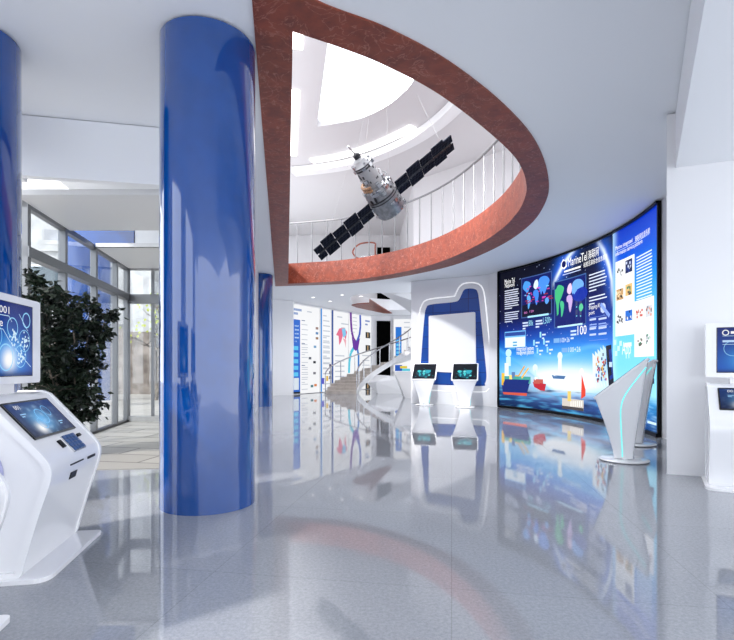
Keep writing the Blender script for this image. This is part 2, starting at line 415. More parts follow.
# paving beyond the entrance and the street outside
struct(MB().prism([[Vector((-5.45, 6.55)), Vector((-1.95, 7.0)), Vector((-2.05, 7.1)), Vector((-3.0, 12.9)), fac(-.2), fac(5.9)]], .0, .012).build('floor', PAVE))
struct(MB().prism([[fac(5.9) - PX * .1, fac(-.25) - PX * .1, Vector((-3.1, 13.05)), Vector((-5.1, 24.7)), Vector((-5.1, 40)), Vector((-40, 40)), Vector((-40, -20)), fac(30) - PX * .1]], -.1, .008).build('ground', PAVE))
struct(MB().beam(fac(-.1), Vector((-3.0, 13.0)), .22, .0, .14).build('trim_3', STUCCO))

# left façade: frame and glazing of the entrance side
w = MB()
for t0, t1 in ((5.2, 19.0),): w.beam(fac(t0), fac(t1), .2, 4.2, CEIL - .01)
for t0, t1 in ((7.9, 8.9), (10.55, 11.5), (14.6, 16.0)): w.beam(fac(t0), fac(t1), .2, 0, 4.2)  # unseen piers placed to shade the kiosk and break sun into patches
struct(w.build('wall_left', WALLW))
wn = thing('window_1', '', ''); del wn['label']; del wn['category']; struct(wn)
fr = MB()
for t in (.85, 2.19, 3.7, 5.05): fr.beam(fac(t) - AX * .05, fac(t) + AX * .05, .12, 0, 3.95)
fr.beam(fac(-.05), fac(.06), .1, 0, 3.95)
for t in (-.0,): fr.beam(fac(0), fac(5.1), .16, 3.1, 3.26)
fr.beam(fac(0), fac(5.1), .1, 3.86, 3.96)
fr.build('frame', ALU, wn)
MB().beam(fac(0), fac(5.1), .14, .0, .06).build('floor_track', DARKM, wn)
MB().beam(fac(.0), fac(5.1), .02, .06, 3.9).build('pane', GLASS, wn)
hb = MB()
for t in (2.42, 2.62):
    q = fac(t) + PX * .1; hb.tube([(q.x, q.y, .9), (q.x, q.y, 2.0)], .025, 8)
hb.build('door_handle', STEEL, wn)
wn = thing('window_2', '', ''); del wn['label']; del wn['category']; struct(wn)
G0, G1 = fac(-.1), Vector((-3.0, 12.95)); gd = (G1 - G0)
fr = MB()
for k in (.0, .195, .5, .8, .985): q = G0 + gd * k; fr.beam(q, q + gd.normalized() * .06, .08, .14, 3.95)
fr.beam(G0, G1, .12, 3.02, 3.26); fr.beam(G0, G1, .08, 3.88, 3.98)
fr.build('frame', ALU, wn)
MB().beam(G0, G1, .02, .14, 3.9).build('pane', GLASS, wn)

# ------------------------------------------------------------------ upper floor
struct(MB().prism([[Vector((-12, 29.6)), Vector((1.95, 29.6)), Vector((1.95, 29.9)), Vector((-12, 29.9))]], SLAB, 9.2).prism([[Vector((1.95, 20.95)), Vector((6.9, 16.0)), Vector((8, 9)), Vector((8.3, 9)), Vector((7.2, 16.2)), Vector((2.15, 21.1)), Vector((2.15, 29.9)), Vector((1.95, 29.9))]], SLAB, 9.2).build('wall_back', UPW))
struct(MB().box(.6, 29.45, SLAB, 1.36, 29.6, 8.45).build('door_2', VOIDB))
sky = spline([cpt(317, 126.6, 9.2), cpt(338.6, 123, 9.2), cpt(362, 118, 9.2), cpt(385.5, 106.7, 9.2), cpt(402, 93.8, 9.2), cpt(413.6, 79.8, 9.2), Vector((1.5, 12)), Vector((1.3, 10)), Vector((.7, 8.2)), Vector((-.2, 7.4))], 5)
struct(MB().prism([[Vector((-2, -1)), Vector((9, -1)), Vector((9, 30)), Vector((-4.9, 30)), Vector((-2.6, 15.2)), Vector((-4.6, 14.9)), Vector((-4.6, 8))], sky], 9.2, 9.45).build('ceiling', UPW))  # left outline shaped out of view to steer the sun inside
struct(MB().prism([sky], 9.40, 9.41).build('window_3', GLASS))
# dropped ring and slot lamp round the well
def ring_band(off, a, b, z0, z1):
    c = Vector((-.8, 12)); P = [c + (p - c) * off for p in inner]; 
    Q = []; 
    for i, p in enumerate(P):
        t = (P[min(i + 1, len(P) - 1)] - P[max(i - 1, 0)]).normalized(); Q.append((p, Vector((t.y, -t.x))))
    n = len(Q); i0, i1 = int(a * n), int(b * n); seg = Q[i0:i1]
    return seg
def band(seg, w, z0, z1): return MB().prism([[p - n * w / 2 for p, n in seg] + [p + n * w / 2 for p, n in reversed(seg)]], z0, z1, smooth=True)
struct(band(ring_band(.985, .3, .995, 0, 0), .42, 8.95, 9.19).build('trim_4', WHITE))
slot = spline([cpt(311.5, 160.5, 9.19), cpt(340, 155.5, 9.19), cpt(368, 147, 9.19), cpt(395, 135.5, 9.19), cpt(413, 126.5, 9.19)], 6)
def sweep(pts, w):
    o = []
    for i, p in enumerate(pts):
        t = (pts[min(i + 1, len(pts) - 1)] - pts[max(i - 1, 0)]).normalized(); o.append((p, Vector((t.y, -t.x))))
    return o
tag(band(sweep(slot, .3), .3, 9.14, 9.195).build('ceiling_light', LAMP), 'long curved slot light in the upper ceiling below the skylight', 'light')
for (x0, y0, y1, wpx, lab) in ((298.5, 24, 48, 5.5, 'short straight slot light nearest the top corner of the ceiling opening'), (295.5, 90, 155, 5, 'long straight slot light on the upper ceiling left of the skylight')):
    a, b = cpt(x0, y0, 9.19), cpt(x0 - (y1 - y0) * .04, y1, 9.19)
    tag(MB().beam(a, b, .25, 9.15, 9.195).build('ceiling_light', LAMP), lab, 'light')

# glass-less railing round the well
c0 = Vector((-.4, 12))
rail = []
for i, p in enumerate(inner):
    t = (inner[min(i + 1, len(inner) - 1)] - inner[max(i - 1, 0)]).normalized(); rail.append(p + Vector((t.y, -t.x)) * .14)
root = thing('railing', 'steel post railing curving round the large ceiling opening upstairs', 'railing', (1.45, 17.1, KERB))
MB().tube([(p.x, p.y, 7.12) for p in rail], .035, 8).build('handrail', RAILM, root, True)
d = 0; nxt = .3; base = None
for a, b in zip(rail, rail[1:]):
    L = (b - a).length
    while nxt <= d + L:
        p = a.lerp(b, (nxt - d) / L); q = MB().tube([(p.x, p.y, KERB - .0), (p.x, p.y, 7.1)], .022, 8)
        q.build('baluster', RAILM, root, True); nxt += .62
    d += L
# red tube rail of the stair head upstairs
tag(MB().tube(spline([(.35, 22.0, SLAB), (.36, 22, 6.6), (.3, 22.0, 6.86), (-.3, 22.0, 6.82), (-.62, 22.0, 6.5), (-.5, 22.0, 6.25), (-.12, 22.0, 6.0), (-.08, 22, SLAB)], 8), .035, 8).build('handrail', RED), 'looped red handrail seen through the balusters upstairs', 'handrail')

# ------------------------------------------------------------------ columns
def column(x, y, label, r=.46, top=CEIL - .02, group=None):
    o = MB().lathe([(r, 0.0), (r, top)], 96).build('column', BLUE); o.location = (x, y, 0); return tag(o, label, 'column')
column(-1.64, 5.17, 'large glossy blue round column standing in the foreground', .472)
column(-4.03, 5.03, 'glossy blue round column cut off by the left edge behind the kiosk')
column(-3.86, 18.0, 'distant blue round column half hidden behind the foreground column')

# ------------------------------------------------------------------ video wall
a_l, _ = cy.uv(499.6, 300); a_r, _ = cy.uv(658.3, 300)
H0, H1 = .06, 4.66
vw = thing('video_wall', 'curved wall-high video screen showing ships, maps and a blue seascape', 'screen', (5.4, 14.0, 0))
fm = MB()
NA = 60
def bandstrip(a0, a1, h0, h1, d0, d1, n):
    m = MB(); vs = []; fs = []
    for i in range(n + 1):
        a = a0 + (a1 - a0) * i / n
        vs += [cy.pt(a, h0, d0), cy.pt(a, h0, d1), cy.pt(a, h1, d1), cy.pt(a, h1, d0)]
    for i in range(n):
        k = 4 * i
        for q in range(4): fs.append((k + q, k + (q + 1) % 4, k + 4 + (q + 1) % 4, k + 4 + q))
    fs += [(0, 1, 2, 3), (4 * n + 3, 4 * n + 2, 4 * n + 1, 4 * n)]
    return vs, fs
for args in ((a_l - .05, a_r + .05, H0 - .055, H0 + .02, -.04, .06, NA), (a_l - .05, a_r + .05, H1 - .01, H1 + .04, -.04, .06, NA), (a_l - .06, a_l, H0, H1, -.04, .06, 1), (a_r, a_r + .05, H0, H1, -.04, .03, 1), (a_l, a_r, H0, H1, -.04, .0, NA)):
    fm.add(*bandstrip(*args), None, True)
fm.build('frame', BLACK, vw, True)
pic = Pic(cy); pic.d = .012
a_s, _ = cy.uv(613, 300)                      # where the two pictures meet
LS = lin([(0, (2, 4, 26)), (.12, (3, 7, 40)), (.3, (5, 18, 84)), (.45, (8, 44, 146)), (.56, (14, 92, 210)), (.68, (60, 170, 245)), (.79, (190, 234, 252)), (.85, (120, 200, 236)), (.89, (26, 118, 190)), (.95, (10, 66, 140)), (1, (4, 34, 86))])
LD = lin([(0, (2, 3, 18)), (.12, (2, 4, 24)), (.36, (3, 9, 52)), (.5, (6, 44, 150)), (.62, (26, 130, 225)), (.74, (110, 200, 245)), (.8, (70, 160, 215)), (.86, (14, 80, 140)), (1, (4, 24, 60))])
RS = lin([(0, (0, 44, 178)), (.15, (0, 84, 214)), (.3, (16, 146, 240)), (.5, (96, 202, 248)), (.7, (120, 214, 250)), (.84, (150, 224, 250)), (.88, (40, 140, 205)), (.95, (14, 96, 170)), (1, (8, 60, 120))])
def sea(a, v):
    return noise.noise(Vector((a * 1.1 + 4, v * 46, 3))) + .5 * noise.noise(Vector((a * 3, v * 120, 9)))
RIMS = []
for L in ([(579, 243.5), (571, 254), (563, 265), (557, 277), (553, 286)], [(597, 240), (604, 251), (609, 265), (612, 280), (612.8, 304)]):
    q = [Vector(cy.uv(*p)) for p in L]; RIMS.append(((min(p.x for p in q), max(p.x for p in q)), q))
def left_bg(u, vv):
    v = 1 - vv; a = a_l + (a_s - a_l) * u
    c = mix(ramp(LD, v), ramp(LS, v), min(1, u * 1.6))
    g = math.exp(-((u - .58) / .34) ** 2 - ((v - .78) / .085) ** 2); c = mix(c, W_, g * 1.5)
    g = math.exp(-((u - .62) / .4) ** 2 - ((v - .66) / .12) ** 2); c = mix(c, rgb(80, 190, 250), g * .45)
    # rim of the globe: two bright strokes
    h = H0 + (H1 - H0) * vv
    for L in RIMS:
        if L[0][0] - .5 < a < L[0][1] + .5:
            best = 9; tb = 0
            for i, (p, q) in enumerate(zip(L[1], L[1][1:])):
                w_ = q - p; t = max(0, min(1, (Vector((a, h)) - p).dot(w_) / w_.dot(w_))); e = (Vector((a, h)) - p - w_ * t).length
                if e < best: best = e; tb = (i + t) / (len(L[1]) - 1)
            f = math.sin(PI * min(1, max(0, tb)) * .9 + .15); f = max(0, f)
            c = mix(c, rgb(40, 110, 240), .8 * f * math.exp(-(best / .3) ** 2)); c = mix(c, rgb(225, 240, 255), 1.1 * f * math.exp(-(best / .07) ** 2))
    # diagonal light shaft over the ship
    if v > .45:
        e = (v - .58) - (u - .0) * .62; c = mix(c, rgb(90, 190, 240), .45 * max(0, 1 - abs(e) / .03)); 
        if e > 0 and v < .86: c = mix(c, rgb(60, 160, 225), .35)
    # far ridge of waves
    e = abs(v - (.62 - .03 * math.sin(u * 9 + .5))); c = mix(c, rgb(120, 205, 250), .35 * math.exp(-(e / .015) ** 2) * (u > .3))
    if v > .86:
        n = sea(a, v); c = mix(c, rgb(4, 34, 84), max(0, n) * 1.1) if n > 0 else mix(c, rgb(90, 190, 240), min(.8, -n * .9))
    if v < .5 and random.random() < .004: c = rgb(190, 210, 255)
    return c
def right_bg(u, vv):
    v = 1 - vv; a = a_s + (a_r - a_s) * u; c = ramp(RS, v)
    c = mix(c, rgb(0, 60, 200), .3 * u * max(0, .5 - v))
    c = mix(c, rgb(190, 235, 255), .6 * math.exp(-(u / .07) ** 2))
    if v > .86:
        n = sea(a, v); c = mix(c, rgb(6, 50, 110), max(0, n)) if n > 0 else mix(c, rgb(170, 220, 245), min(.8, -n * .9))
    return c
bg = Pic(cy)
bg.grid(a_l, a_s, H0, H1, 240, 260, left_bg, .005); bg.grid(a_s, a_r, H0, H1, 110, 260, right_bg, .005)
bg.build('display_surface', LEDM, vw)
P = pic
# title
P.text('MarineTel', 568.5, 266.5, 587.5, .34, W_); P.text('海联网', 588.6, 258.8, 599.2, .26, W_)
P.poly([(561.3, 264), (563.5, 259), (566.5, 262), (567.3, 266.5), (564.5, 269.5), (562, 268)], W_); P.disc(564.3, 264.3, .1, rgb(10, 20, 90), .016, 10)
P.lines(564.5, 271, 581, 1, .06, .05, W_, 1); P.text('船舶互联综合信息服务', 584, 267.2, 607.8, .15, W_)
P.rect(563, 274.8, 275.6, 581, rgb(200, 215, 255))
# left column of writing
P.text('Marine Tel', 505, 284.5, 515, .24, W_); P.text('Network', 505.3, 288, 515, .2, W_)
P.lines(505, 291, 519.5, 9, .075, .03, rgb(215, 222, 240)); P.lines(505, 312.8, 519.5, 5, .075, .03, rgb(205, 215, 240))
# first map
def mapbox(x0, yt, yb, x1, fill, edge):
    P.rect(x0, yt, yb, x1, edge, .008); a0, ht = cy.uv(x0, yt); _, hb = cy.uv(x0, yb); a1, _ = cy.uv(x1, yt); P.ah(a0 + .03, a1 - .03, hb + .03, ht - .03, fill, .010); return a0, a1, hb, ht
CONT = [[(.03, .78), (.1, .92), (.22, .9), (.3, .82), (.24, .66), (.18, .56), (.14, .62), (.06, .7)], [(.2, .52), (.28, .48), (.3, .36), (.25, .16), (.21, .14), (.2, .32), (.17, .44)],
        [(.4, .72), (.44, .86), (.52, .9), (.56, .8), (.54, .68), (.47, .64)], [(.4, .6), (.52, .62), (.58, .5), (.54, .3), (.5, .2), (.46, .3), (.44, .44), (.39, .48)],
        [(.56, .66), (.58, .88), (.7, .95), (.86, .92), (.95, .8), (.88, .66), (.82, .54), (.76, .46), (.7, .56), (.66, .46), (.62, .58)], [(.8, .32), (.88, .36), (.93, .26), (.86, .18), (.8, .22)]]
def world(S, box, cols, d, pad=(.04, .16, .04, .04)):
    a0, a1, hb, ht = box; L = a1 - a0; T = ht - hb
    for k, c in enumerate(CONT):
        q = [(a0 + L * (pad[0] + x * (1 - pad[0] - pad[2])), hb + T * (pad[1] + y * (1 - pad[1] - pad[3]))) for x, y in c]
        q = [tuple(p) for p in spline(q, 3, True)]
        tri = tessellate_polygon([[Vector((a, h, 0)) for a, h in q]])
        S.m.add([S.S.pt(a, h, d) for a, h in q], [tuple(t) for t in tri], cols[k % len(cols)])
b = mapbox(521.6, 278.5, 318.5, 552, rgb(10, 22, 96), rgb(60, 90, 150))
P.ah(b[0] + .03, b[1] - .03, b[2] + .03, b[2] + .42, rgb(4, 8, 36), .0105)
world(P, b, [rgb(70, 150, 235), rgb(90, 170, 245), rgb(215, 235, 255), rgb(60, 130, 235), rgb(70, 140, 245), rgb(90, 160, 240)], .013, (.02, .1, .02, .03))
for k in range(26):
    a = b[0] + (b[1] - b[0]) * random.uniform(.06, .94); h = b[2] + (b[3] - b[2]) * random.uniform(.3, .85); P.ah(a, a + random.uniform(.05, .2), h, h + .035, random.choice([rgb(210, 70, 190), rgb(180, 60, 150), rgb(120, 200, 255), rgb(150, 40, 60)]), .0145)
P.rect(528, 316.2, 318, 549, rgb(170, 225, 255), .016); P.text('80', 524.5, 314, 527.5, .1, rgb(210, 120, 200)); P.text('120', 530, 312.6, 534, .1, rgb(210, 120, 200))
P.lines(523, 322.5, 528.5, 3, .09, .05, rgb(200, 215, 245)); P.text('80k', 529, 326, 533.5, .26, rgb(150, 215, 235))
P.lines(536, 320.5, 543, 3, .09, .05, rgb(200, 215, 245)); P.text('1,500+', 543.5, 323.8, 552, .28, rgb(150, 215, 235))
# second map
b = mapbox(554.6, 282, 328.5, 586.5, rgb(8, 24, 104), rgb(60, 100, 160))
world(P, b, [rgb(70, 190, 130), rgb(70, 190, 140), rgb(232, 200, 235), rgb(200, 170, 225), rgb(110, 170, 250), rgb(90, 200, 150)], .0155, (.02, .12, .02, .03))
P.poly([(555.5, 290), (560, 286.5), (563.5, 288), (562, 296), (559.5, 304), (559, 314), (557.5, 316), (556.8, 305), (555.5, 298)], rgb(64, 184, 124), .0165)
P.disc(580.5, 294, .36, rgb(12, 44, 160), .0165, 18, .2)
for k in range(4): P.rect(576 + k % 2 * 4, 301 + k // 2 * 9, 306 + k // 2 * 9, 578 + k % 2 * 4, rgb(60, 66, 110), .0145); P.rect(576.5 + k % 2 * 4, 306.5 + k // 2 * 9, 307.6 + k // 2 * 9, 577.6 + k % 2 * 4, rgb(120, 210, 230), .0145)
P.rect(558, 326.3, 328, 583, rgb(190, 232, 255), .016)
P.lines(571, 330.5, 577, 3, .1, .05, rgb(200, 220, 250)); P.text('100', 578, 335, 587, .36, W_)
# writing right of the maps
P.lines(589.5, 275, 607.5, 6, .085, .03, rgb(225, 232, 250), .4); P.lines(589.5, 297.5, 607.5, 3, .085, .03, rgb(225, 232, 250), .3)
P.text('Shipping AI', 589.5, 309.5, 600, .16, W_); P.text('port', 589.5, 315, 595, .15, W_)
P.disc(603.5, 308, .13, rgb(190, 205, 240), None, 10); P.line([(601, 304), (610, 316)], .1, rgb(130, 160, 235))
for y in (319, 328, 334): P.lines(590, y, 596.5, 1, .1, .05, rgb(190, 205, 245), 1); P.lines(599, y - .8, 607, 1, .1, .05, rgb(190, 205, 245), 1)
P.lines(590, 324.5, 598, 3, .06, .03, rgb(150, 175, 235)); P.lines(599, 323.5, 607.5, 3, .06, .03, rgb(150, 175, 235))
for y in (318, 340.5): P.rect(589.5, y, y + .4, 608, rgb(120, 150, 220))
# middle left picture and captions
P.rect(505, 332, 348, 526, rgb(110, 180, 240)); P.rect(505.4, 333, 336.5, 525.6, rgb(40, 70, 150), .0135); P.rect(505.6, 338, 347.6, 525.4, rgb(226, 240, 252), .0135)
P.lines(509, 342, 522, 3, .1, .05, rgb(80, 160, 210)); P.poly([(517, 343), (520, 339.5), (521, 343)], rgb(70, 170, 120), .015)
P.text('Integrated system', 517, 350.8, 534, .2, W_); P.text('management platform', 517, 354.6, 534, .2, W_)
for (x, y) in ((540, 336), (533.5, 344), (543.5, 343), (537, 352), (547, 351)):
    P.rect(x, y - 4, y + 1.6, x + 1.6, rgb(150, 215, 250)); P.lines(x + 2.4, y - 2, x + 6.4, 2, .11, .05, rgb(205, 225, 250))
for (x, y, e) in ((554, 341, 570), (562, 350.5, 581)):
    P.rect(x, y - 2.4, y + 2, x + 6, rgb(120, 170, 225)); P.text('100+26', x + 7, y + 1.6, e, .2, rgb(214, 232, 250))
# ships
P.poly([(502, 384), (504, 379), (531, 380), (527, 394.5), (503, 393)], rgb(18, 40, 116)); P.poly([(503, 392), (527.5, 393.2), (526.8, 396), (504, 394.2)], rgb(206, 84, 62), .0145)
P.rect(502.5, 376, 382.5, 531, rgb(70, 160, 150), .0145)
for k, (x, y, c) in enumerate(((502, 373, (240, 190, 60)), (505.5, 370, (236, 120, 70)), (509, 375, (250, 220, 120)), (512, 372, (90, 120, 170)), (515.5, 375, (230, 170, 60)), (519, 377, (70, 170, 150)), (523, 377, (70, 180, 160)), (502, 379, (230, 180, 40)), (506, 380, (60, 90, 190)))): P.rect(x, y, y + 6, x + 3.4, rgb(*c), .016)
P.rect(505, 363, 376, 509, rgb(226, 240, 250), .0165); P.line([(519, 376), (525, 366)], .06, rgb(230, 170, 60), .017); P.line([(522, 378), (529, 368)], .06, rgb(240, 190, 80), .017)
P.poly([(533, 382), (546.5, 384), (545, 391), (541, 390.5), (534.5, 387)], rgb(186, 34, 50)); P.rect(534, 379, 383.6, 543.5, rgb(190, 90, 80), .0145); P.rect(535, 377, 380, 538, rgb(240, 240, 240), .016)
P.poly([(552, 375), (566, 376), (564.5, 379.2), (553.5, 378.6)], rgb(70, 110, 160)); P.rect(554, 373, 376, 563, rgb(232, 244, 250), .0145)
P.rect(558.6, 359, 372, 562, rgb(236, 248, 255), .0145); P.disc(560.3, 356, .12, rgb(220, 240, 255), None, 10)
P.rect(506.5, 357, 366, 511, rgb(200, 235, 255), .0145); P.disc(508.8, 353, .14, rgb(190, 230, 255), None, 10); P.disc(535.5, 368, .12, rgb(220, 240, 255), None, 10); P.rect(535, 370, 377, 536.2, rgb(190, 230, 250), .0145)
P.rect(562.5, 398, 408, 584, rgb(206, 198, 190)); P.rect(562.5, 405.5, 408.5, 584, rgb(70, 64, 66), .0145)
for k in range(6): P.rect(571 + k * 2.1, 401, 406.5, 572 + k * 2.1, rgb(244, 240, 232), .0155)
P.rect(568, 391, 401, 571.5, rgb(226, 200, 110), .016); P.poly([(581.6, 399), (582.2, 374), (586.2, 390), (586, 396)], rgb(222, 64, 42), .0165); P.disc(582, 371.6, .1, rgb(240, 250, 255), None, 10)
# fan of leaflets and the telephone
for k in range(5): P.poly([(593 + k * 2.6, 353 - k * 2), (596.4 + k * 2.6, 357 - k * 2), (596.8 + k * 2.6, 389 - k * .2), (593.4 + k * 2.6, 383 - k * 1)], rgb(226 - k * 10, 236 - k * 4, 246), .0145 + k * .0006)
for k in range(46):
    q = random.random(); x = 596 + q * 10.5; y = random.uniform(357 - q * 6, 380); P.rect(x, y, y + random.uniform(1.6, 3.4), x + 1.3, random.choice([rgb(40, 60, 110), rgb(190, 60, 60), rgb(60, 120, 190), rgb(220, 170, 90), rgb(90, 90, 100)]), .018)
P.poly([(606.5, 346), (612, 344.5), (614.8, 384), (609.5, 386)], rgb(10, 14, 36), .019); P.poly([(609, 350), (612.2, 349), (614, 378), (610.5, 380)], rgb(16, 46, 140), .02); P.rect(610, 362, 367, 613, rgb(190, 215, 250), .021)
# right hand picture
P.text('Marine integrated', 616, 250.5, 633, .14, W_); P.text('海联网信息系统', 635.5, 241.5, 650.5, .13, W_); P.text('information service platform', 616, 256.5, 643, .14, W_)
P.rect(617, 251.6, 252.0, 650, rgb(200, 225, 255))
P.lines(637, 257.5, 653, 17, .066, .026, rgb(228, 240, 255), .8, .06)
a0, h0 = cy.uv(616, 262.5); a1, h1 = cy.uv(635, 334); P.ah(a0, a1, h1, h0, rgb(250, 252, 255))
a2, _ = cy.uv(654.5, 300); _, h2 = cy.uv(636, 301.5); _, h3 = cy.uv(636, 357); P.ah(a1, a2, h3, h2, rgb(250, 252, 255))
def thumb(x, y, w_, h_, cols):
    a, h = cy.uv(x, y); w_ *= .82; h_ *= .48
    P.ah(a, a + w_, h - h_, h, rgb(*cols[0]), .0145)
    for k in range(16):
        i, j = random.random() * .8, random.random() * .8; P.ah(a + w_ * i, a + w_ * (i + .2), h - h_ * (j + .2), h - h_ * j, rgb(*random.choice(cols)), .016)
for (x, y, w_, h_, c) in ((617.5, 268.5, .42, .55, [(236, 240, 244), (150, 150, 150), (60, 60, 60)]), (626, 261, .42, .62, [(24, 34, 80), (40, 60, 130), (200, 210, 240)]),
        (617, 290, .42, .55, [(200, 160, 110), (60, 50, 40), (240, 220, 180)]), (626, 285, .42, .55, [(230, 190, 120), (90, 60, 50), (70, 130, 90)]),
        (617, 314, .42, .55, [(235, 238, 242), (30, 30, 30), (120, 120, 120)]), (626, 311, .42, .5, [(40, 110, 210), (20, 40, 90), (230, 230, 240)]),
        (636.5, 309, .44, .5, [(240, 232, 228), (30, 34, 40), (200, 70, 60)]), (646.5, 306, .4, .5, [(210, 214, 220), (110, 110, 120), (220, 150, 130)]),
        (638, 337, .36, .45, [(240, 238, 234), (90, 70, 60), (60, 120, 90)]), (646.5, 334, .38, .5, [(230, 232, 236), (40, 60, 60), (90, 160, 120)])): thumb(x, y, w_, h_, c)
P.text('App', 622.5, 354.5, 631.5, .42, rgb(236, 250, 255)); P.lines(625, 343, 632, 1, .1, .09, rgb(236, 250, 255), 1)
for (x, y) in ((614.5, 340), (620, 341), (615.5, 351), (618, 346)): P.rect(x, y, y + 5, x + 2.4, rgb(196, 236, 252), .0145)
P.poly([(650, 383), (653, 373), (655, 380), (654.8, 384)], rgb(20, 34, 70)); P.rect(648, 420.5, 423, 657, rgb(200, 226, 246))
P.build('graphics', LEDM, vw)

# ------------------------------------------------------------------ niche with the white screen on the feature wall
fp = Plane(FA, FB)
nl = [(421, 362.5), (424.5, 319), (426.5, 308), (431, 304.6), (452, 302.4), (458.5, 300.5), (461.5, 295), (464, 290.2), (468, 288.7), (474, 288.9), (477.6, 291.5), (479.5, 302), (482.5, 331), (486.2, 368), (486.6, 378), (485, 383.5), (480.5, 386), (433, 384.6), (423.5, 383.4), (420.6, 376)]
nl = [fp.uv(*p) for p in nl]; loop = [tuple(p) for p in spline(nl, 4, True)]
cen = sum((Vector(p) for p in loop), Vector((0, 0))) / len(loop)
def offset(l, d):
    o = []; n = len(l)
    for i in range(n):
        t = (Vector(l[(i + 1) % n]) - Vector(l[i - 1])).normalized(); o.append(Vector(l[i]) + Vector((-t.y, t.x)) * d)
    return o
sgn = 1 if (offset(loop, .1)[0] - cen).length > (Vector(loop[0]) - cen).length else -1
WM = Matrix(((fd.x, 0, -fn.x, FA.x), (fd.y, 0, -fn.y, FA.y), (0, 1, 0, 0), (0, 0, 0, 1)))     # (along, up, out) -> world
wd = thing('wall_display', 'blue rounded wall niche with glowing white outline round a blank white screen', 'display', (3.1, 18.05, 1.2))
MB().prism([loop], .0, .02, WM).build('backing_panel', NICHE, wd, True)
o1, o2 = offset(loop, sgn * .2), offset(loop, sgn * .222)
MB().prism([o2, o1], .0, .035, WM).build('light_outline', GLOW, wd, True)
MB().prism([offset(loop, sgn * .2), loop], .0, .03, WM).build('border', WHITE, wd, True)
sl = [fp.uv(*p) for p in ((429.3, 371.5), (429.3, 316), (475.6, 312), (476.6, 373.6))]
MB().prism([rounded(sl, .06)], .02, .06, WM).build('screen', WHITE, wd, True)

# ------------------------------------------------------------------ backlit posters on the far wall
pp = Plane(PA, PB)
def poster(x0, x1, label, fill):
    a0, _ = pp.uv(x0, 350); a1, _ = pp.uv(x1, 350); base = pp.pt((a0 + a1) / 2, 0)
    t = thing('poster', label, 'poster', base, group=None)
    M = Matrix(((pd.x, 0, -pn.x, PA.x), (pd.y, 0, -pn.y, PA.y), (0, 1, 0, 0), (0, 0, 0, 1)))
    b = MB().prism([[(a0, .02), (a1, .02), (a1, 4.62), (a0, 4.62)]], -.045, .0, M).build('light_box', WHITE, t, True)
    q = Pic(pp); q.d = .012; q.ah(a0 + .01, a1 - .01, .03, 4.6, rgb(250, 251, 253), .006); fill(q); q.build('print', PRINT, t)
    return t
GT = rgb(196, 202, 214)
def f1(q):
    q.rect(292.6, 319, 392, 300, rgb(32, 104, 208)); q.rect(292.6, 392, 394, 300, rgb(30, 40, 50), .014)
    for k in range(5): q.rect(293.5, 346 + k * 6.6, 350 + k * 6.6, 298, rgb(90, 200, 245), .016)
    q.rect(293.6, 378, 390, 298.6, rgb(220, 230, 240), .016); q.lines(294.5, 325, 299, 5, .2, .07, rgb(190, 220, 250))
    q.lines(293.5, 308, 302, 2, .2, .12, rgb(150, 170, 210)); q.lines(307, 311, 316, 1, .2, .06, GT)
    for y, n in ((320, 1), (324, 7), (343, 1), (347, 8), (365, 1), (369, 8)): q.lines(301.5, y, 308, n, .26, .04, GT if n > 1 else rgb(90, 110, 150))
    for x, y, c in ((315.5, 327, (150, 120, 110)), (315.5, 332, (80, 130, 180)), (315.5, 337, (150, 110, 80)), (313.5, 345.5, (110, 160, 200)), (313, 361, (40, 44, 54)), (310.5, 385, (70, 120, 130)), (314, 384, (220, 130, 70)), (308.5, 357, (90, 96, 110)), (313, 372, (120, 120, 130))): q.rect(x, y, y + 2.4, x + 2.6, rgb(*c), .014)
def f2(q):
    q.rect(320.6, 308.5, 392, 321.9, rgb(30, 140, 224))
    for y, n in ((315, 1), (320, 8), (337, 1), (342, 6), (358, 9)): q.lines(323, y, 330, n, .28, .06, GT)
    for y in (364, 371, 376): q.rect(329, y, y + 3, 331, rgb(90, 80, 110), .014)
    q.rect(321.2, 378, 384, 324, rgb(90, 90, 200), .014); q.rect(326, 376, 381, 328, rgb(230, 190, 70), .014)
def f3(q):
    q.rect(331.6, 310, 392, 333.2, rgb(40, 76, 150))
    q.lines(337, 316, 347, 1, .2, .07, GT); q.lines(341, 323, 349, 2, .25, .07, GT)
    q.poly([(336, 335), (339, 328.5), (344, 327.5), (347, 332), (345.5, 340), (343, 334), (341, 342), (339, 345), (338.4, 336)], rgb(232, 110, 140)); q.poly([(341.5, 329), (345, 328), (346, 335), (343, 338)], rgb(130, 200, 240), .014); q.poly([(342.5, 338), (346, 340), (345.5, 348), (344.6, 343)], rgb(240, 170, 180), .014)
    q.lines(335, 355, 345, 6, .3, .07, GT)
def f4(q):
    q.line([(350.6, 312.5), (350.8, 322), (351.6, 332), (353.4, 339), (356, 343)], .22, rgb(110, 40, 150)); q.line([(360, 315), (360.3, 326), (359.3, 335), (357, 341), (355, 344.5)], .2, rgb(60, 90, 190))
    q.poly([(351.5, 337), (355, 343), (359.8, 338), (358, 349), (355.5, 351), (353, 348.5)], rgb(104, 40, 160), .014)
    q.line([(354, 347), (350.6, 353), (349.2, 362), (348.8, 373)], .22, rgb(80, 200, 225)); q.line([(357, 348), (358.4, 355), (358.4, 372)], .2, rgb(50, 120, 200))
    q.lines(352.5, 317, 357, 5, .22, .05, GT)
    q.lines(365, 320, 370, 2, .22, .1, rgb(130, 150, 200))
    for y in (332, 345, 372, 383): q.rect(365.4, y, y + 6, 370, rgb(40, 46, 50), .014); q.rect(367, y + .6, y + 5.4, 368.2, rgb(180, 150, 110), .016)
    q.lines(362, 355, 370, 5, .3, .06, GT)
poster(292.2, 319.8, 'wide white backlit poster with a tall blue strip at its left', f1)
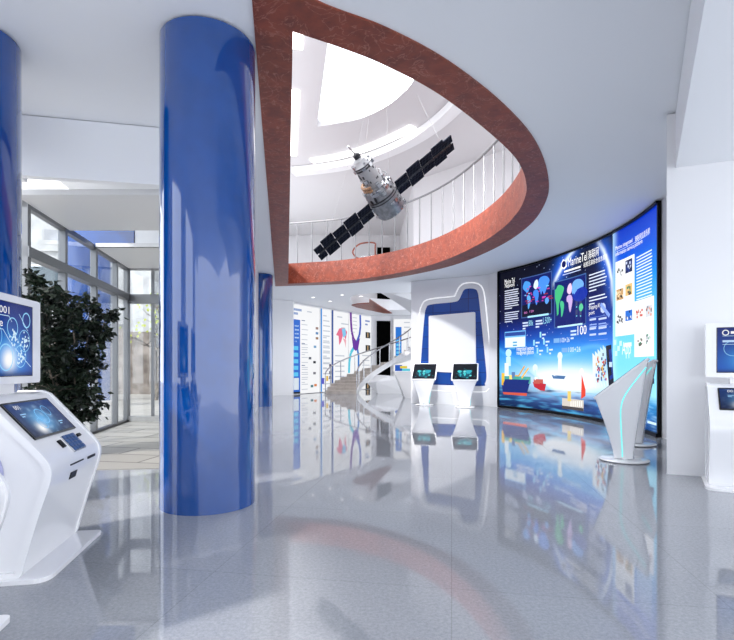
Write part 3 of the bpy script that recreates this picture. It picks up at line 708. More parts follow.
poster(320.3, 331.2, 'narrow white backlit poster with a thin light blue edge', f2)
poster(331.5, 348.4, 'white backlit poster with a pink and pale blue map', f3)
poster(348.6, 371.2, 'white backlit poster with purple and cyan curved figure behind the stairs', f4)
p2 = Plane(Vector((.26, 31.9)), Vector((7, 31.9)))
t = thing('poster', 'white poster with a blue strip right of the black doorway', 'poster', p2.pt(1.9, 0))
a0, _ = p2.uv(393.5, 350); a1, _ = p2.uv(418, 350)
MB().beam((.26 + a0, 31.97), (.26 + a1, 31.97), .1, 0.0, 4.5).build('light_box', WHITE, t, True)
q = Pic(p2); q.d = .03; q.ah(a0, a1, .03, 4.45, rgb(250, 251, 253), .025); q.rect(395.5, 327, 360, 401.5, rgb(40, 120, 215))
for k in range(5): q.rect(396.3, 340 + k * 3.8, 342.4 + k * 3.8, 400.5, rgb(110, 205, 245), .034)
q.rect(395, 365, 371, 402, rgb(30, 90, 190), .034); q.rect(400, 366, 368.4, 407, rgb(230, 205, 60), .036); q.rect(402, 368.6, 371, 410, rgb(90, 205, 225), .036)
q.lines(404, 322, 410, 3, .3, .07, GT); q.build('print', PRINT, t)

# ------------------------------------------------------------------ curved stair
SC = Vector((1.2, 26.0)); RI, RO = 1.75, 3.35; NST = 32; RISE = SLAB / NST; A0, A1_ = PI, math.radians(-112); DA = (A1_ - A0) / NST
st = thing('staircase', 'pale stone staircase curving up past the posters to the upper floor', 'stairs', (SC.x, SC.y, 0))
pol = lambda r, a, z: Vector((SC.x + r * math.cos(a), SC.y + r * math.sin(a), z))
for i in range(NST):
    a, b2 = A0 + DA * i, A0 + DA * (i + 1.06); z1 = RISE * (i + 1); z0 = max(0, z1 - RISE - .05)
    vs = [pol(r, x, z) for z in (z0, z1) for r, x in ((RI, a), (RO, a), (RO, b2), (RI, b2))]
    MB().add(vs, [(3, 2, 1, 0), (4, 5, 6, 7), (0, 1, 5, 4), (1, 2, 6, 5), (2, 3, 7, 6), (3, 0, 4, 7)]).build('step', STEPM, st, True)
m = MB(); vs = []; fs = []; n = 96
for i in range(n + 1):
    a = A0 + (A1_ - A0) * i / n; z = SLAB * i / n; zt = z + .05; zb = max(0, z - .26)
    vs += [pol(RI - .06, a, zb), pol(RO + .06, a, zb), pol(RO + .06, a, zt), pol(RO, a, zt), pol(RO, a, max(.0, z - .12)), pol(RI, a, max(.0, z - .12)), pol(RI, a, zt), pol(RI - .06, a, zt)]
for i in range(n):
    k = 8 * i
    for q in range(8): fs.append((k + q, k + (q + 1) % 8, k + 8 + (q + 1) % 8, k + 8 + q))
m.add(vs, fs, None, True).build('stringer', WHITE, st, True)
for r in (RI - .02, RO + .02):
    MB().tube([pol(r, A0 + (A1_ - A0) * i / 80, SLAB * i / 80 + 1.05) for i in range(81)], .035, 8).build('handrail', STEEL, st, True)
    for i in range(0, NST + 1, 2):
        a = A0 + (A1_ - A0) * (i + .15) / (NST + .3); z = SLAB * i / NST
        MB().tube([pol(r, a, z + (.0 if i == 0 else .1)), pol(r, a, z + 1.05)], .025, 6).build('baluster', STEEL, st, True)
# red stone edge of the stair well in the ceiling
tri = [cpt(351.5, 304.6, CEIL), cpt(357, 303.2, CEIL), cpt(369, 302.4, CEIL), cpt(369.4, 298.4, CEIL), cpt(381, 306, CEIL), cpt(392, 312.8, CEIL), cpt(384, 312.6, CEIL), cpt(370, 309.6, CEIL), cpt(357, 306.8, CEIL)]
struct(MB().prism([tri], CEIL - .05, CEIL - .004).build('trim_5', RED))
for k in range(7):      # railing at the head of the stair
    pass
root = thing('railing', 'small pale railing at the stair head beside the ceiling opening', 'railing', (.9, 22.35, SLAB))
pts = [Vector((-.25, 22.55)), Vector((.35, 22.3)), Vector((1.0, 22.2)), Vector((1.7, 22.25)), Vector((2.4, 22.35))]
MB().tube([(p.x, p.y, SLAB + 1.05) for p in spline(pts, 4)], .03, 8).build('handrail', STEEL, root, True)
for p in spline(pts, 3): MB().tube([(p.x, p.y, SLAB), (p.x, p.y, SLAB + 1.05)], .025, 6).build('baluster', STEEL, root, True)

# ------------------------------------------------------------------ faceted furniture by the stairs
def faceted(name, label, cat, pts, material):
    bm = bmesh.new(); [bm.verts.new(p) for p in pts]; bmesh.ops.convex_hull(bm, input=bm.verts)
    bmesh.ops.dissolve_limit(bm, angle_limit=.02, verts=bm.verts, edges=bm.edges)
    me = bpy.data.meshes.new(name); bm.to_mesh(me); bm.free(); me.materials.append(material)
    o = bpy.data.objects.new(name, me); COL.objects.link(o); return tag(o, label, cat)
o = faceted('bench', 'low white faceted bench beneath the curved stair', 'bench', [(-.2, -.3, 0), (1.5, -.25, 0), (1.6, .5, 0), (0, .5, 0), (-.75, .1, .55), (-.3, -.45, .62), (.4, -.35, .95), (1.2, -.35, .8), (-.2, .4, .98), (1.3, .45, .85), (1.9, .1, .35), (2.0, -.2, .1)], WHITE)
o.location = (.75, 26.6, 0)
cn = faceted('reception_counter', 'pale grey faceted counter half hidden behind the white feature wall', 'counter', [(.35, -.5, 0), (2.5, -.5, 0), (2.5, .6, 0), (.35, .6, 0), (-.12, -.75, 1.2), (2.8, -.75, 1.2), (2.8, .8, 1.2), (-.12, .8, 1.2), (-.12, -.75, 1.1), (.1, -.7, .75)], mat('pale_grey_panel', (.5, .5, .52, 1), .3))
cn.location = (1.35, 22.9, 0)

# ------------------------------------------------------------------ touch pedestals
def make_podium(label, group=None):
    root = thing('touch_pedestal', label, 'pedestal')
    MB().lathe([(.30, 0), (.335, .008), (.345, .02), (.335, .032), (.31, .04), (.12, .042)], 48).build('base', GLOSSW, root)
    MB().lathe([(.14, .035), (.14, .07)], 32).build('foot_ring', STEEL, root)
    def corner(k, n):          # around a rounded rectangle, k in 0..n
        pts = rounded([(-1, -1), (1, -1), (1, 1), (-1, 1)], .14, 5); return pts
    P4 = corner(0, 0); N = len(P4); rows = 22
    ztop = lambda y: .94 + (y + .36) * (.57 / .68)
    top = [(x * .43, -.02 + y * .34) for x, y in P4]; bot = [(x * .17, .0 + y * .125) for x, y in P4]
    def surf(i, t):
        bx, by = bot[i]; tx, ty = top[i]; e = t ** 1.45; ey = t ** 1.12 if ty > 0 else t ** 1.25
        z0 = .055; z1 = ztop(ty)
        return Vector((bx + (tx - bx) * e, by + (ty - by) * ey, z0 + (z1 - z0) * t))
    vs = [surf(i, j / rows) for j in range(rows + 1) for i in range(N)]
    fs = [(j * N + i, j * N + (i + 1) % N, (j + 1) * N + (i + 1) % N, (j + 1) * N + i) for j in range(rows) for i in range(N)]
    fs += [tuple(range(N - 1, -1, -1)), tuple(range(rows * N, rows * N + N))]
    MB().add(vs, fs, None, True).build('body', GLOSSW, root, angle=50)
    sl = math.atan2(.57, .68); u = Vector((1, 0, 0)); v = Vector((0, math.cos(sl), math.sin(sl))); nn = u.cross(v)
    o = Vector((0, -.02, ztop(-.02)))
    M = Matrix((( u.x, v.x, nn.x, o.x), (u.y, v.y, nn.y, o.y), (u.z, v.z, nn.z, o.z), (0, 0, 0, 1)))
    MB().prism([rounded([(-.45, -.455), (.45, -.455), (.45, .455), (-.45, .455)], .05)], -.012, .02, M).build('bezel', WHITE, root)
    scn = MB().prism([rounded([(-.41, -.415), (.41, -.415), (.41, .415), (-.41, .415)], .04)], .02, .026, M).build('screen', BLACKG, root)
    q = Pic(Local(o + nn * .026, u, v)); q.d = .002
    q.disc(0, -.13, .24, rgb(10, 90, 110), .001, 24, .2)
    world(q, (-.3, .3, -.36, .12), [rgb(70, 220, 225), rgb(50, 190, 210), rgb(120, 240, 240)], .003, (.05, .05, .05, .05))
    for k in range(20): x, y = random.uniform(-.33, .33), random.uniform(-.4, .15); q.ah(x, x + .05, y, y + .012, rgb(60, 200, 210), .003)
    q.build('map_graphic', KIOSKM, scn, False)
    # light line up both cheeks
    def side(sx, f, t):
        y0 = -.125 + .25 * f; y1 = -.36 + .68 * f; e = t ** 1.45; ey = t ** 1.12 if y1 > 0 else t ** 1.25
        return Vector((sx * (.17 + .26 * e + .003), y0 + (y1 - y0) * ey, .055 + (ztop(y1) - .055) * t))
    path = [(.45, .02), (.45, .2), (.45, .4), (.46, .58), (.49, .68), (.56, .76), (.68, .82), (.82, .87), (.99, .925)]
    for sx in (-1, 1):
        MB().tube(spline([side(sx, f, t) for f, t in path], 5), .009, 6).build('light_strip', CYAN, root)
    return root
def put(o, x, y, rz): o.location = (x, y, 0); o.rotation_euler = (0, 0, rz)
pod = make_podium('white touch pedestal nearest the camera, cyan line up its side, before the video wall')
p = fpt(624, 460.5); put(pod, p.x, p.y, math.radians(-120))
for lab, (x, y), rz in (('white touch pedestal mostly hidden behind another one before the video wall', (635, 444.5), -124), ('left one of two white touch pedestals under the blue niche', (424.5, 405.2), -14), ('right one of two white touch pedestals under the blue niche', (465, 407.5), -14)):
    c = copy_tree(pod); c['label'] = lab; p = fpt(x, y); put(c, p.x, p.y, math.radians(rz))

# ------------------------------------------------------------------ service kiosks
def make_kiosk(label):
    W = .92; root = thing('service_kiosk', label, 'kiosk')
    XY = Matrix(((1, 0, 0, 0), (0, 0, 1, 0), (0, 1, 0, 0), (0, 0, 0, 1)))            # profile (s, h) raised along the width
    MB().prism([rounded([(-.55, -.5), (.19, -.5), (.19, .5), (-.55, .5)], [.05, .12, .05, .05])], 0, .03).build('base_plate', GLOSSW, root, bevel=.008)
    front = [(0, .03), (.03, .15), (.075, .31), (.125, .48), (.165, .6), (.183, .68), (.178, .745), (.14, .81), (.036, .925), (-.095, 1.07), (-.19, 1.175)]
    fr = [tuple(p) for p in spline(front, 4)]
    prof = fr + [(-.24, 1.2), (-.42, 1.2), (-.47, 1.1), (-.47, .03)]
    MB().prism([prof], -W / 2 + .03, W / 2 - .03, XY, smooth=True).build('body', GLOSSW, root, angle=30)
    big = offset(prof, .0)
    big = []
    for i, (s_, h_) in enumerate(prof):
        a, b = Vector(prof[i - 1]), Vector(prof[(i + 1) % len(prof)]); t_ = (b - a).normalized(); big.append(Vector((s_, h_)) + Vector((t_.y, -t_.x)) * .012)
    inn = []
    for i, (s_, h_) in enumerate(prof):
        a, b = Vector(prof[i - 1]), Vector(prof[(i + 1) % len(prof)]); t_ = (b - a).normalized(); inn.append(Vector((s_, h_)) - Vector((t_.y, -t_.x)) * .035)
    big = [Vector((p.x, max(p.y, .03))) for p in big]; inn = [Vector((p.x, max(p.y, .05))) for p in inn]
    for s_ in (-1, 1):
        y0, y1 = (-W / 2, -W / 2 + .03) if s_ < 0 else (W / 2 - .03, W / 2)
        MB().prism([big, inn], y0, y1, XY, smooth=True).build('edge_band', GLOSSW, root, angle=30)
        yy = (-W / 2 + .018, -W / 2 + .03) if s_ < 0 else (W / 2 - .03, W / 2 - .018)
        MB().prism([[(-.27 + .17 * math.cos(t * PI / 16), .70 + .2 * math.sin(t * PI / 16)) for t in range(32)]], yy[0], yy[1], XY, smooth=True).build('side_emblem', LAV, root)
    # sloping console: screen, keypad and slots lie on the line from (.165,.76) to (-.19,1.175)
    cs, ce = Vector((.14, .81)), Vector((-.19, 1.175)); dv = (ce - cs).normalized()
    S = Local((cs.x, 0, cs.y), (0, 1, 0), (dv.x, 0, dv.y))     # right, up the slope
    def panel(name, material, y0, y1, v0, v1, d0, d1, r=.01, par=None):
        M = Matrix(((S.u.x, S.v.x, S.n.x, S.o.x), (S.u.y, S.v.y, S.n.y, S.o.y), (S.u.z, S.v.z, S.n.z, S.o.z), (0, 0, 0, 1)))
        return MB().prism([rounded([(y0, v0), (y1, v0), (y1, v1), (y0, v1)], r, 3)], d0, d1, M).build(name, material, par or root)
    bez = panel('touch_screen', BLACKG, -.36, .30, .13, .455, -.004, .012)
    q = Pic(S); 
    def scr(u, v):
        c = mix(rgb(8, 18, 60), rgb(20, 60, 130), v * .7 + .2 * u); g = math.exp(-((u - .45) / .22) ** 2 - ((v - .42) / .3) ** 2); c = mix(c, rgb(110, 190, 250), g * .9)
        g = math.exp(-((u - .3) / .09) ** 2 - ((v - .2) / .14) ** 2); c = mix(c, W_, g * 1.1)
        return mix(c, rgb(190, 225, 255), max(0, noise.noise(Vector((u * 12, v * 9, 4)))) * .55 * math.exp(-((u - .5) / .3) ** 2))
    q.grid(-.345, .285, .145, .44, 46, 24, scr, .013)
    q.d = .0145
    for (x, y, r) in ((-.02, .3, .07), (.1, .34, .05), (-.1, .24, .05)): q.disc(x, y, r, rgb(120, 190, 245), .0145, 20, None, .12)
    q.text('001', -.27, .385, -.2, .05, W_); q.lines(-.27, .345, -.19, 2, .02, .009, rgb(160, 210, 250)); q.lines(.13, .23, .2, 2, .02, .009, rgb(170, 220, 255))
    q.build('screen_graphic', KIOSKM, bez, False)
    kp = panel('keypad', STEEL, -.03, .18, -.05, .1, -.002, .010, .004)
    for i in range(4):
        for j in range(4):
            panel('key', mat('key_blue', rgb(44, 84, 140), .4) if 'key_blue' not in MATS else MATS['key_blue'], -.022 + i * .051, .019 + i * .051, -.042 + j * .036, -.012 + j * .036, .010, .016, .003, kp)
    panel('card_reader', BLACK, -.13, -.08, .01, .075, -.002, .013, .004); panel('receipt_slot', BLACK, .215, .275, .055, .08, -.002, .013, .004)
    # lower slots on the belly
    def belly(name, y0, y1, h0, h1):
        xs = lambda h: next(a[0] + (b[0] - a[0]) * (h - a[1]) / (b[1] - a[1]) for a, b in zip(fr, fr[1:]) if a[1] <= h <= b[1])
        vs = [Vector((xs(h) + e, y, h)) for e in (.006, -.01) for h in (h0, h1) for y in (y0, y1)]
        MB().add(vs, [(0, 1, 3, 2), (4, 6, 7, 5), (0, 4, 5, 1), (2, 3, 7, 6), (0, 2, 6, 4), (1, 5, 7, 3)]).build(name, BLACK, root)
    belly('cash_slot', .19, .34, .68, .70); belly('cash_slot', -.13, .1, .69, .70); belly('outlet', -.1, .01, .585, .635)
    # upright monitor
    MB().box(-.42, -.22, 1.15, -.35, .22, 1.34).build('neck', GLOSSW, root)
    mon = MB().prism([rounded([(-.47, 1.275), (.47, 1.275), (.47, 1.93), (-.47, 1.93)], .03, 4)], -.36, -.275, Matrix(((0, 0, 1, 0), (1, 0, 0, 0), (0, 1, 0, 0), (0, 0, 0, 1)))).build('monitor', GLOSSW, root, bevel=.006)
    MB().prism([[(-.36, 1.33), (.335, 1.33), (.335, 1.875), (-.36, 1.875)]], -.278, -.272, Matrix(((0, 0, 1, 0), (1, 0, 0, 0), (0, 1, 0, 0), (0, 0, 0, 1)))).build('screen', BLACKG, mon)
    S2 = Local((-.272, 0, 1.6), (0, 1, 0), (0, 0, 1)); q = Pic(S2); q.d = .003
    def scr2(u, v):
        c = mix(rgb(6, 30, 110), rgb(14, 84, 190), 1 - v); g = math.exp(-((u - .5) / .3) ** 2 - ((v - .28) / .25) ** 2); c = mix(c, rgb(60, 170, 250), g)
        g = math.exp(-((u - .5) / .13) ** 2 - ((v - .22) / .14) ** 2); c = mix(c, W_, g * 1.25)
        c = mix(c, rgb(10, 24, 70), .8 * math.exp(-((v - 0) / .06) ** 2)); c = mix(c, rgb(8, 20, 80), .6 * max(0, u - .8) * 5 * (1 - abs(v - .5)))
        return c
    q.grid(-.35, .325, -.265, .27, 46, 40, scr2, .001)
    for (x, y, r, w_) in ((.03, .09, .075, .1), (.2, .0, .085, .06), (.14, -.12, .085, .07), (-.06, -.13, .1, .1), (.23, .16, .06, .16), (-.2, .02, .09, .06)): q.disc(x, y, r, rgb(150, 215, 255), None, 28, None, w_)
    for (x, y) in ((.2, .0), (.14, -.12), (.06, .02)):
        for k in range(26): a, r = random.uniform(0, 6.28), random.uniform(0, .07); q.disc(x + r * math.cos(a), y + r * math.sin(a), .009, rgb(210, 238, 255), .004, 6)
    for pts in ([(-.3, .17), (-.02, .17), (.02, .13)], [(-.3, .07), (-.1, .07), (.0, -.02)], [(.06, -.06), (.3, -.2)], [(.12, .2), (.25, .08)]): q.line(pts, .005, rgb(200, 232, 255))
    q.text('001', -.15, .185, -.02, .075, W_); q.text('e', -.15, .09, -.105, .08, W_); q.disc(-.27, .21, .035, W_, None, 20, None, .3); q.ah(-.22, -.17, .195, .225, W_); q.ah(-.3, -.17, .095, .12, rgb(190, 220, 255))
    q.build('screen_graphic', KIOSKM, mon, False)
    return root
k1 = make_kiosk('white service kiosk beside the potted plant at the left edge')
p = Vector((-2.26, 3.24)) + AX * .46; put(k1, p.x, p.y, ROT)
c = copy_tree(k1); c['label'] = 'white service kiosk almost outside the frame at lower left, only its base plate shows'; p2_ = Vector((-2.17, 2.74)) + AX * -.5 + PX * .02; put(c, p2_.x, p2_.y, ROT)
c = copy_tree(k1); c['label'] = 'white service kiosk cut off by the right edge against the white wall'; put(c, 4.38, 5.60, math.radians(240)); [bpy.data.objects.remove(x) for x in list(c.children) if x.name.startswith('side_emblem')]

# ------------------------------------------------------------------ potted plant by the glass
pl = thing('potted_tree', 'tall dark leafy ficus in a pot before the entrance glass', 'plant', (-4.78, 7.95, 0))
MB().lathe([(.17, .0), (.2, .02), (.25, .38), (.26, .4), (.23, .4), (.22, .35)], 32).build('pot', POT, pl)
MB().lathe([(.0, .345), (.222, .35)], 24).build('soil', SOIL, pl)
m = MB(); lf = MB(); tips = []
for k in range(7):
    a = random.uniform(0, 6.28); r = .07; x, y = r * math.cos(a), r * math.sin(a); pts = [Vector((x, y, .33))]; d = Vector((math.cos(a) * .16, math.sin(a) * .16, 1))
    H = random.uniform(1.9, 2.5); n = 9
    for i in range(n): d += Vector((random.uniform(-.1, .1), random.uniform(-.1, .1), 0)); pts.append(pts[-1] + d.normalized() * H / n)
    m.tube(pts, [.022 * (1 - .75 * i / n) for i in range(n + 1)], 6)
    for i in range(1, n + 1):
        for j in range(4):
            b_ = random.uniform(0, 6.28); L = random.uniform(.2, .42) * (1 - .35 * i / n); q0 = pts[i]; q1 = q0 + Vector((math.cos(b_) * L, math.sin(b_) * L, random.uniform(.02, .2)))
            m.tube([q0, (q0 + q1) / 2 + Vector((0, 0, .03)), q1], [.007, .005, .003], 4); tips.append((q0, q1))
m.build('stem', BARK, pl)
for q0, q1 in tips:
    for j in range(30):
        c = q0.lerp(q1, random.uniform(.2, 1.12)) + Vector([random.gauss(0, .035) for _ in range(3)]); L = random.uniform(.08, .15)
        d = Vector((random.gauss(0, 1), random.gauss(0, 1), random.gauss(-.5, .5))).normalized(); s_ = d.orthogonal(); s_.rotate(Matrix.Rotation(random.uniform(0, 6.28), 3, d)); s_ = s_.normalized() * L * .24
        u_ = d.cross(s_).normalized() * L * .06
        lf.add([c, c + d * L * .4 + s_ + u_, c + d * L, c + d * L * .4 - s_ + u_], [(0, 1, 2), (0, 2, 3)])
lf.build('foliage', LEAF, pl)

# ------------------------------------------------------------------ model satellite hung in the opening
SP = Vector((.30, 11.0, 5.22))
sat = thing('model_satellite', 'silver model satellite with two dark solar wings hung in the opening', 'satellite', SP)
ax_ = Vector((-.546, -.60, .62)).normalized(); pv = Vector((.77, -.05, .0)); pv.z = -(ax_.x * pv.x + ax_.y * pv.y) / ax_.z; pv.normalize(); nv = pv.cross(ax_).normalized()
BM_ = Matrix(((pv.x, -nv.x, ax_.x, 0), (pv.y, -nv.y, ax_.y, 0), (pv.z, -nv.z, ax_.z, 0), (0, 0, 0, 1)))
drum = MB().lathe([(.24, -.52), (.31, -.50), (.345, -.42), (.345, -.1), (.35, -.09), (.35, -.05), (.335, -.04), (.335, .12), (.30, .2), (.2, .26)], 40, BM_).build('drum', SILVER, sat)
MB().lathe([(.2, .25), (.205, .3), (.205, .72), (.215, .73), (.215, .77), (.18, .8), (.14, .88), (.06, .92)], 32, BM_).build('upper_module', SILVERL, sat)
m = MB()
for z in (-.09, -.03): m.lathe([(.352, z - .012), (.356, z), (.352, z + .012)], 40, BM_)
m.lathe([(.214, .68), (.22, .695), (.214, .71)], 32, BM_); m.lathe([(.216, .74), (.221, .75), (.216, .76)], 32, BM_)
m.build('dark_band', DARKM, sat)
MB().lathe([(.075, .9), (.075, 1.0), (.05, 1.02)], 20, BM_).build('docking_collar', DARKM, sat)
MB().tube([BM_ @ Vector((0, 0, 1.0)), BM_ @ Vector((-.05, .0, 1.22))], [.02, .014], 8).lathe([(.01, 1.20), (.028, 1.22), (.01, 1.24)], 10, BM_ @ Matrix.Translation((-.05, 0, 0))).build('antenna', STEEL, sat)
m = MB()
for k in range(9):
    t = PI * .75 + k * .11 * PI * .6; r = .27
    for z in (.26, .33):
        q = Vector((r * math.cos(t), r * math.sin(t), z)); m.lathe([(.012, -.028), (.03, -.02), (.03, .02), (.012, .028)], 10, BM_ @ Matrix.Translation(q))
m.build('thruster_tank', GOLD, sat)
m = MB()
for k in range(110):
    t = random.uniform(0, 2 * PI); z = random.choice([-.46, -.2, .1, .16, .2, .26, .72, .8, .45, .3]); r = {-.46: .335, -.2: .34, .1: .335, .16: .33, .2: .3, .26: .25, .72: .215, .8: .185, .45: .205, .3: .21}[z]; L = random.uniform(.015, .04)
    T = BM_ @ Matrix.Rotation(t, 4, 'Z') @ Matrix.Translation((r, 0, z)); m.box(-L * .6, -L, -L, L, L, L, T)
m.build('fittings', STEEL, sat)['kind'] = 'stuff'
m = MB()
for k in range(46):
    t = random.uniform(0, 2 * PI); z = random.choice([-.3, .03, .08, .14, .55, .62, .4]); r = .34 if z < .1 else .325 if z < .2 else .203; L = random.uniform(.015, .045)
    m.box(-.008, -L * .6, -L, .008, L * .6, L, BM_ @ Matrix.Rotation(t, 4, 'Z') @ Matrix.Translation((r, 0, z)))
m.build('dark_fittings', DARKM, sat)['kind'] = 'stuff'
m = MB()
for t, z in ((.5, .3), (.9, .24), (5.4, .3), (2.6, -.5), (5.9, -.48), (.3, -.5)):
    r = .3; q = [BM_ @ Vector(((r + .08 * math.sin(s_ * PI / 6)) * math.cos(t + s_ * .05), (r + .08 * math.sin(s_ * PI / 6)) * math.sin(t + s_ * .05), z + s_ * .02)) for s_ in range(7)]; m.tube(q, .01, 6)
m.build('hand_hoop', SILVERL, sat)
for sg in (-1, 1):
    PM = Matrix(((pv.x * sg, ax_.x, nv.x * sg, 0), (pv.y * sg, ax_.y, nv.y * sg, 0), (pv.z * sg, ax_.z, nv.z * sg, 0), (0, 0, 0, 1)))
    PM = PM @ Matrix.Translation((0, -.16, 0)) @ Matrix.Rotation(math.radians(26 * sg), 4, 'X')
    tr = MB().box(.28, -.02, -.02, 1.88, .02, .02, PM)
    for k in range(13): tr.box(.38 + k * .12, -.035, -.025, .40 + k * .12, .035, .025, PM)
    wg = tr.build('wing_spar', DARKM, sat)
    x = .36
    for k, (L, wd_) in enumerate(((.34, .18), (.36, .235), (.33, .195), (.33, .24), (.22, .18))):
        for s2 in (-1, 1):
            y0, y1 = (.03, .03 + wd_) if s2 > 0 else (-.03 - wd_, -.03)
            MB().box(x + .006, y0, -.012, x + L - .006, y1, .012, PM).build('solar_panel', SOLAR, wg)
        x += L
m = MB()
top = lambda x, y: Vector((*cpt(x, y, 9.86), 9.86))
loc = lambda p: SP + BM_ @ Vector(p)
for (p, q) in (((0, .0, 1.0), (376, 64)), ((.1, 0, .8), (372.6, 74)), ((.3, 0, .1), (385.5, 70))):
    a = loc(p); b = top(*q); MB().tube([a, b], .0016, 5).build('suspension_cable', CABLE, sat, True)
a = SP + pv * 1.7; b = Vector((*cpt(417, 95, 9.2), 9.2)); MB().tube([a, b], .0016, 5).build('suspension_cable', CABLE, sat, True)
a = SP - pv * 1.5; b = Vector((*cpt(352, 150, 9.2), 9.2)); MB().tube([a, b], .0016, 5).build('suspension_cable', CABLE, sat, True)

# ------------------------------------------------------------------ outdoors
for x, y, lab in ((-11.3, 21.0, 'pale blue column outside the entrance glass, nearer the stone building'), (-10.2, 17.6, 'blue column outside the entrance glass behind the potted tree')):
    o = column(x, y, lab, .5, 6.5)
bd = thing('building', 'pale weathered building across the street outside the entrance', 'building', (-11, 27, 0))
MB().box(-26, 26.0, 0, -6, 30, 13).box(-26, 25.85, 3.6, -12.4, 26, 3.9).box(-26, 25.85, 7.4, -6, 26, 7.8).box(-12.4, 25.6, 0, -10.9, 26, 13).build('wall', STUCCO, bd, True)
MB().box(-26, 25.8, 0, -12.4, 26, 3.4).box(-10.9, 25.8, 0, -6, 26, 2.4).box(-12.5, 25.5, 0, -10.8, 25.6, 3.2).build('stone_base', OLDST, bd, True)
for x0, x1, z0, z1 in ((-10.4, -9.4, 4.2, 6.8), (-8.7, -7.4, 4.2, 6.8), (-14.6, -13.2, 4.4, 6.6), (-17.6, -16, 4.4, 6.6), (-20.6, -19, 4.4, 6.6), (-14.6, -13.2, 8.6, 11), (-10.4, -9.2, 8.6, 11)):
    f = MB().box(x0 - .12, 25.9, z0 - .12, x1 + .12, 26.02, z1 + .12).build('window_frame', WHITE, bd, True)
    f2_ = MB().box(x0, 25.86, z0, x1, 25.91, z1).build('pane', WINDK, f); f2_.location = (0, 0, 0); f2_.data.transform(Matrix.Translation(-Vector(bd.location)))
MB().box(-10.3, 25.74, 0, -9.2, 25.82, 2.6).build('door', BROWN, bd, True)
MB().box(-10.5, 25.3, 2.75, -8.6, 25.85, 2.95).build('door_canopy', OLDST, bd, True)
tr = thing('street_tree', 'bare crooked street tree with few yellow leaves outside the glass', 'tree', (-8.9, 21.0, 0))
m = MB(); lf = MB()
def branch(p, d, L, r, dep):
    pts = [p]; 
    for i in range(4): d = (d + Vector((random.gauss(0, .22), random.gauss(0, .22), random.gauss(.03, .12)))).normalized(); pts.append(pts[-1] + d * L / 4)
    m.tube(pts, [r * (1 - .12 * i) for i in range(5)], 6)
    if dep == 0:
        for k in range(2):
            c = pts[-1] + Vector([random.gauss(0, .25) for _ in range(3)]); s_ = .07; lf.add([c, c + Vector((s_, 0, s_)), c + Vector((0, s_, 2 * s_)), c + Vector((-s_, 0, s_))], [(0, 1, 2, 3)])
        return
    for k in range(3): branch(pts[-1] if k < 2 else pts[2], (d + Vector((random.gauss(0, .6), random.gauss(0, .6), random.gauss(.2, .3)))).normalized(), L * .72, r * .6, dep - 1)
branch(Vector((0, 0, 0)), Vector((.1, 0, 1)), 1.9, .13, 4)
m.build('trunk', BARK, tr); lf.build('foliage', LEAFY, tr)

# ------------------------------------------------------------------ ceiling downlights
for k, (x, y) in enumerate(((313, 297.2), (342, 294.8), (330, 301), (361, 296))):
    p = cpt(x, y, CEIL); t = thing('downlight', ('downlight above the tall blue strip poster', 'downlight near the fascia above the stair foot', 'downlight closest to the poster wall', 'downlight closest to the stair head')[k], 'light', (p.x, p.y, CEIL))
    MB().lathe([(.11, -.012), (.11, 0), (.08, 0)], 20).build('rim', WHITE, t); MB().lathe([(.07, -.016), (.08, -.013)], 20).build('lamp', LAMP, t)

GROUPS = {'kiosk': 'service kiosks', 'pedestal': 'touch pedestals', 'column': 'blue columns', 'poster': 'backlit posters by the stairs'}
for o in COL.objects:
    if 'label' in o and not o.parent:
        if o['category'] in GROUPS: o['group'] = GROUPS[o['category']]
        elif o.name.startswith('downlight'): o['group'] = 'ceiling downlights'
        elif o.name.startswith('ceiling_light'): o['group'] = 'slot lights in the upper ceiling'

# ------------------------------------------------------------------ light
w = bpy.data.worlds.new('sky'); sc.world = w; w.use_nodes = True
nt = w.node_tree; bg_ = nt.nodes['Background']; tc = nt.nodes.new('ShaderNodeTexCoord'); n1 = nt.nodes.new('ShaderNodeTexNoise'); n1.inputs['Scale'].default_value = 1.5
r = nt.nodes.new('ShaderNodeValToRGB'); r.color_ramp.elements[0].color = (.78, .87, 1, 1); r.color_ramp.elements[1].color = (1, 1, 1, 1)
nt.links.new(tc.outputs['Generated'], n1.inputs['Vector']); nt.links.new(n1.outputs['Fac'], r.inputs['Fac']); nt.links.new(r.outputs['Color'], bg_.inputs['Color'])
bg_.inputs['Strength'].default_value = 2.5
def lamp(kind, name, loc, energy, **kw):
    l = bpy.data.lights.new(name, kind); l.energy = energy
    for k, v in kw.items(): setattr(l, k, v)
    o = bpy.data.objects.new(name, l); COL.objects.link(o); o.location = loc; return o
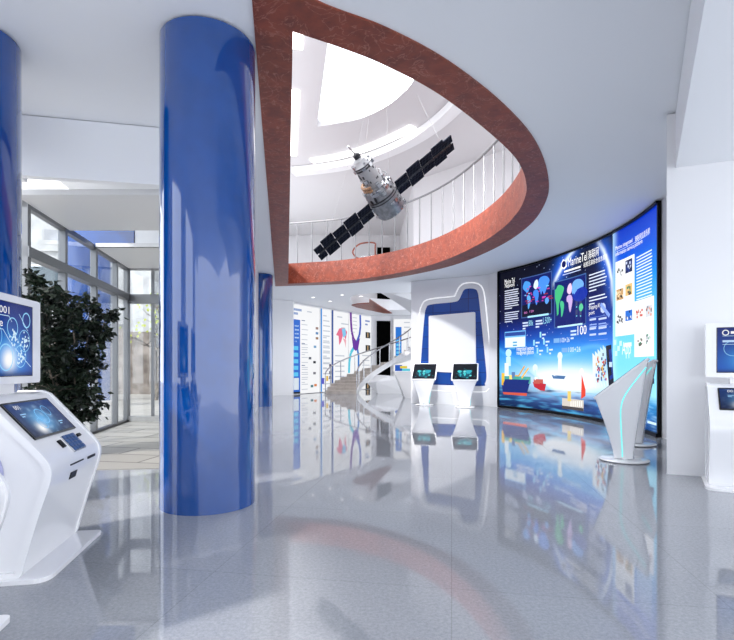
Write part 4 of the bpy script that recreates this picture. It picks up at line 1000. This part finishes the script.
sun = lamp('SUN', 'sun', (0, 0, 20), 2.6, angle=math.radians(3), color=(1, .95, .88))
EL = math.radians(41); sd = Vector((.78 * math.cos(EL), .62 * math.cos(EL), -math.sin(EL))).normalized(); sun.rotation_euler = sd.to_track_quat('-Z', 'Y').to_euler()
def area(name, loc, sx, sy, e, rot=(0, 0, 0), color=(1, 1, 1)):
    return lamp('AREA', name, loc, e, shape='RECTANGLE', size=sx, size_y=sy, color=color)
area('skylight_boost', (.2, 12.6, 9.39), 2.0, 5.0, 420)  # added area lamp strengthening the light from the skylight
def spot(x, y, e): lamp('SPOT', 'ceiling_spot', (x, y, 9.15), e, spot_size=math.radians(120), spot_blend=1, shadow_soft_size=.06)
def aimed(name, a, b, e, deg, r=.25):
    o = lamp('SPOT', name, a, e, spot_size=math.radians(deg), spot_blend=1, shadow_soft_size=r); o.rotation_euler = (Vector(b) - Vector(a)).to_track_quat('-Z', 'Y').to_euler()
aimed('wall_fill_spot', (.4, 8.4, 9.0), (3.1, 18.4, 2.3), 3600, 40)  # added spot that brightens the feature wall, no fixture behind it
for p in ((-2.0, 22.8), (-.9, 21.5), (-1.4, 24.6), (2.5, 21)): lamp('SPOT', 'downlight_lamp', (p[0], p[1], 4.68), 90, spot_size=math.radians(150), spot_blend=1, shadow_soft_size=.05)
spot(2.2, 13.2, 200); spot(2.0, 10.5, 200); spot(-1.6, 18, 200)

# ------------------------------------------------------------------ camera and view
cam = bpy.data.cameras.new('camera'); co = bpy.data.objects.new('camera', cam); COL.objects.link(co); sc.camera = co
cam.sensor_width = 36; cam.lens = 36 * F / 734; cam.shift_y = (HY - 320) / 734; cam.clip_end = 200
co.location = (0, 0, CAMH); co.rotation_euler = (PI / 2, 0, 0)
sc.view_settings.view_transform = 'Standard'; sc.view_settings.look = 'None'; sc.view_settings.gamma = 1; sc.view_settings.use_curve_mapping = False
sc.view_settings.exposure = .4
sc.cycles.use_denoising = True; sc.cycles.max_bounces = 10; sc.cycles.transparent_max_bounces = 12; sc.cycles.sample_clamp_indirect = 6
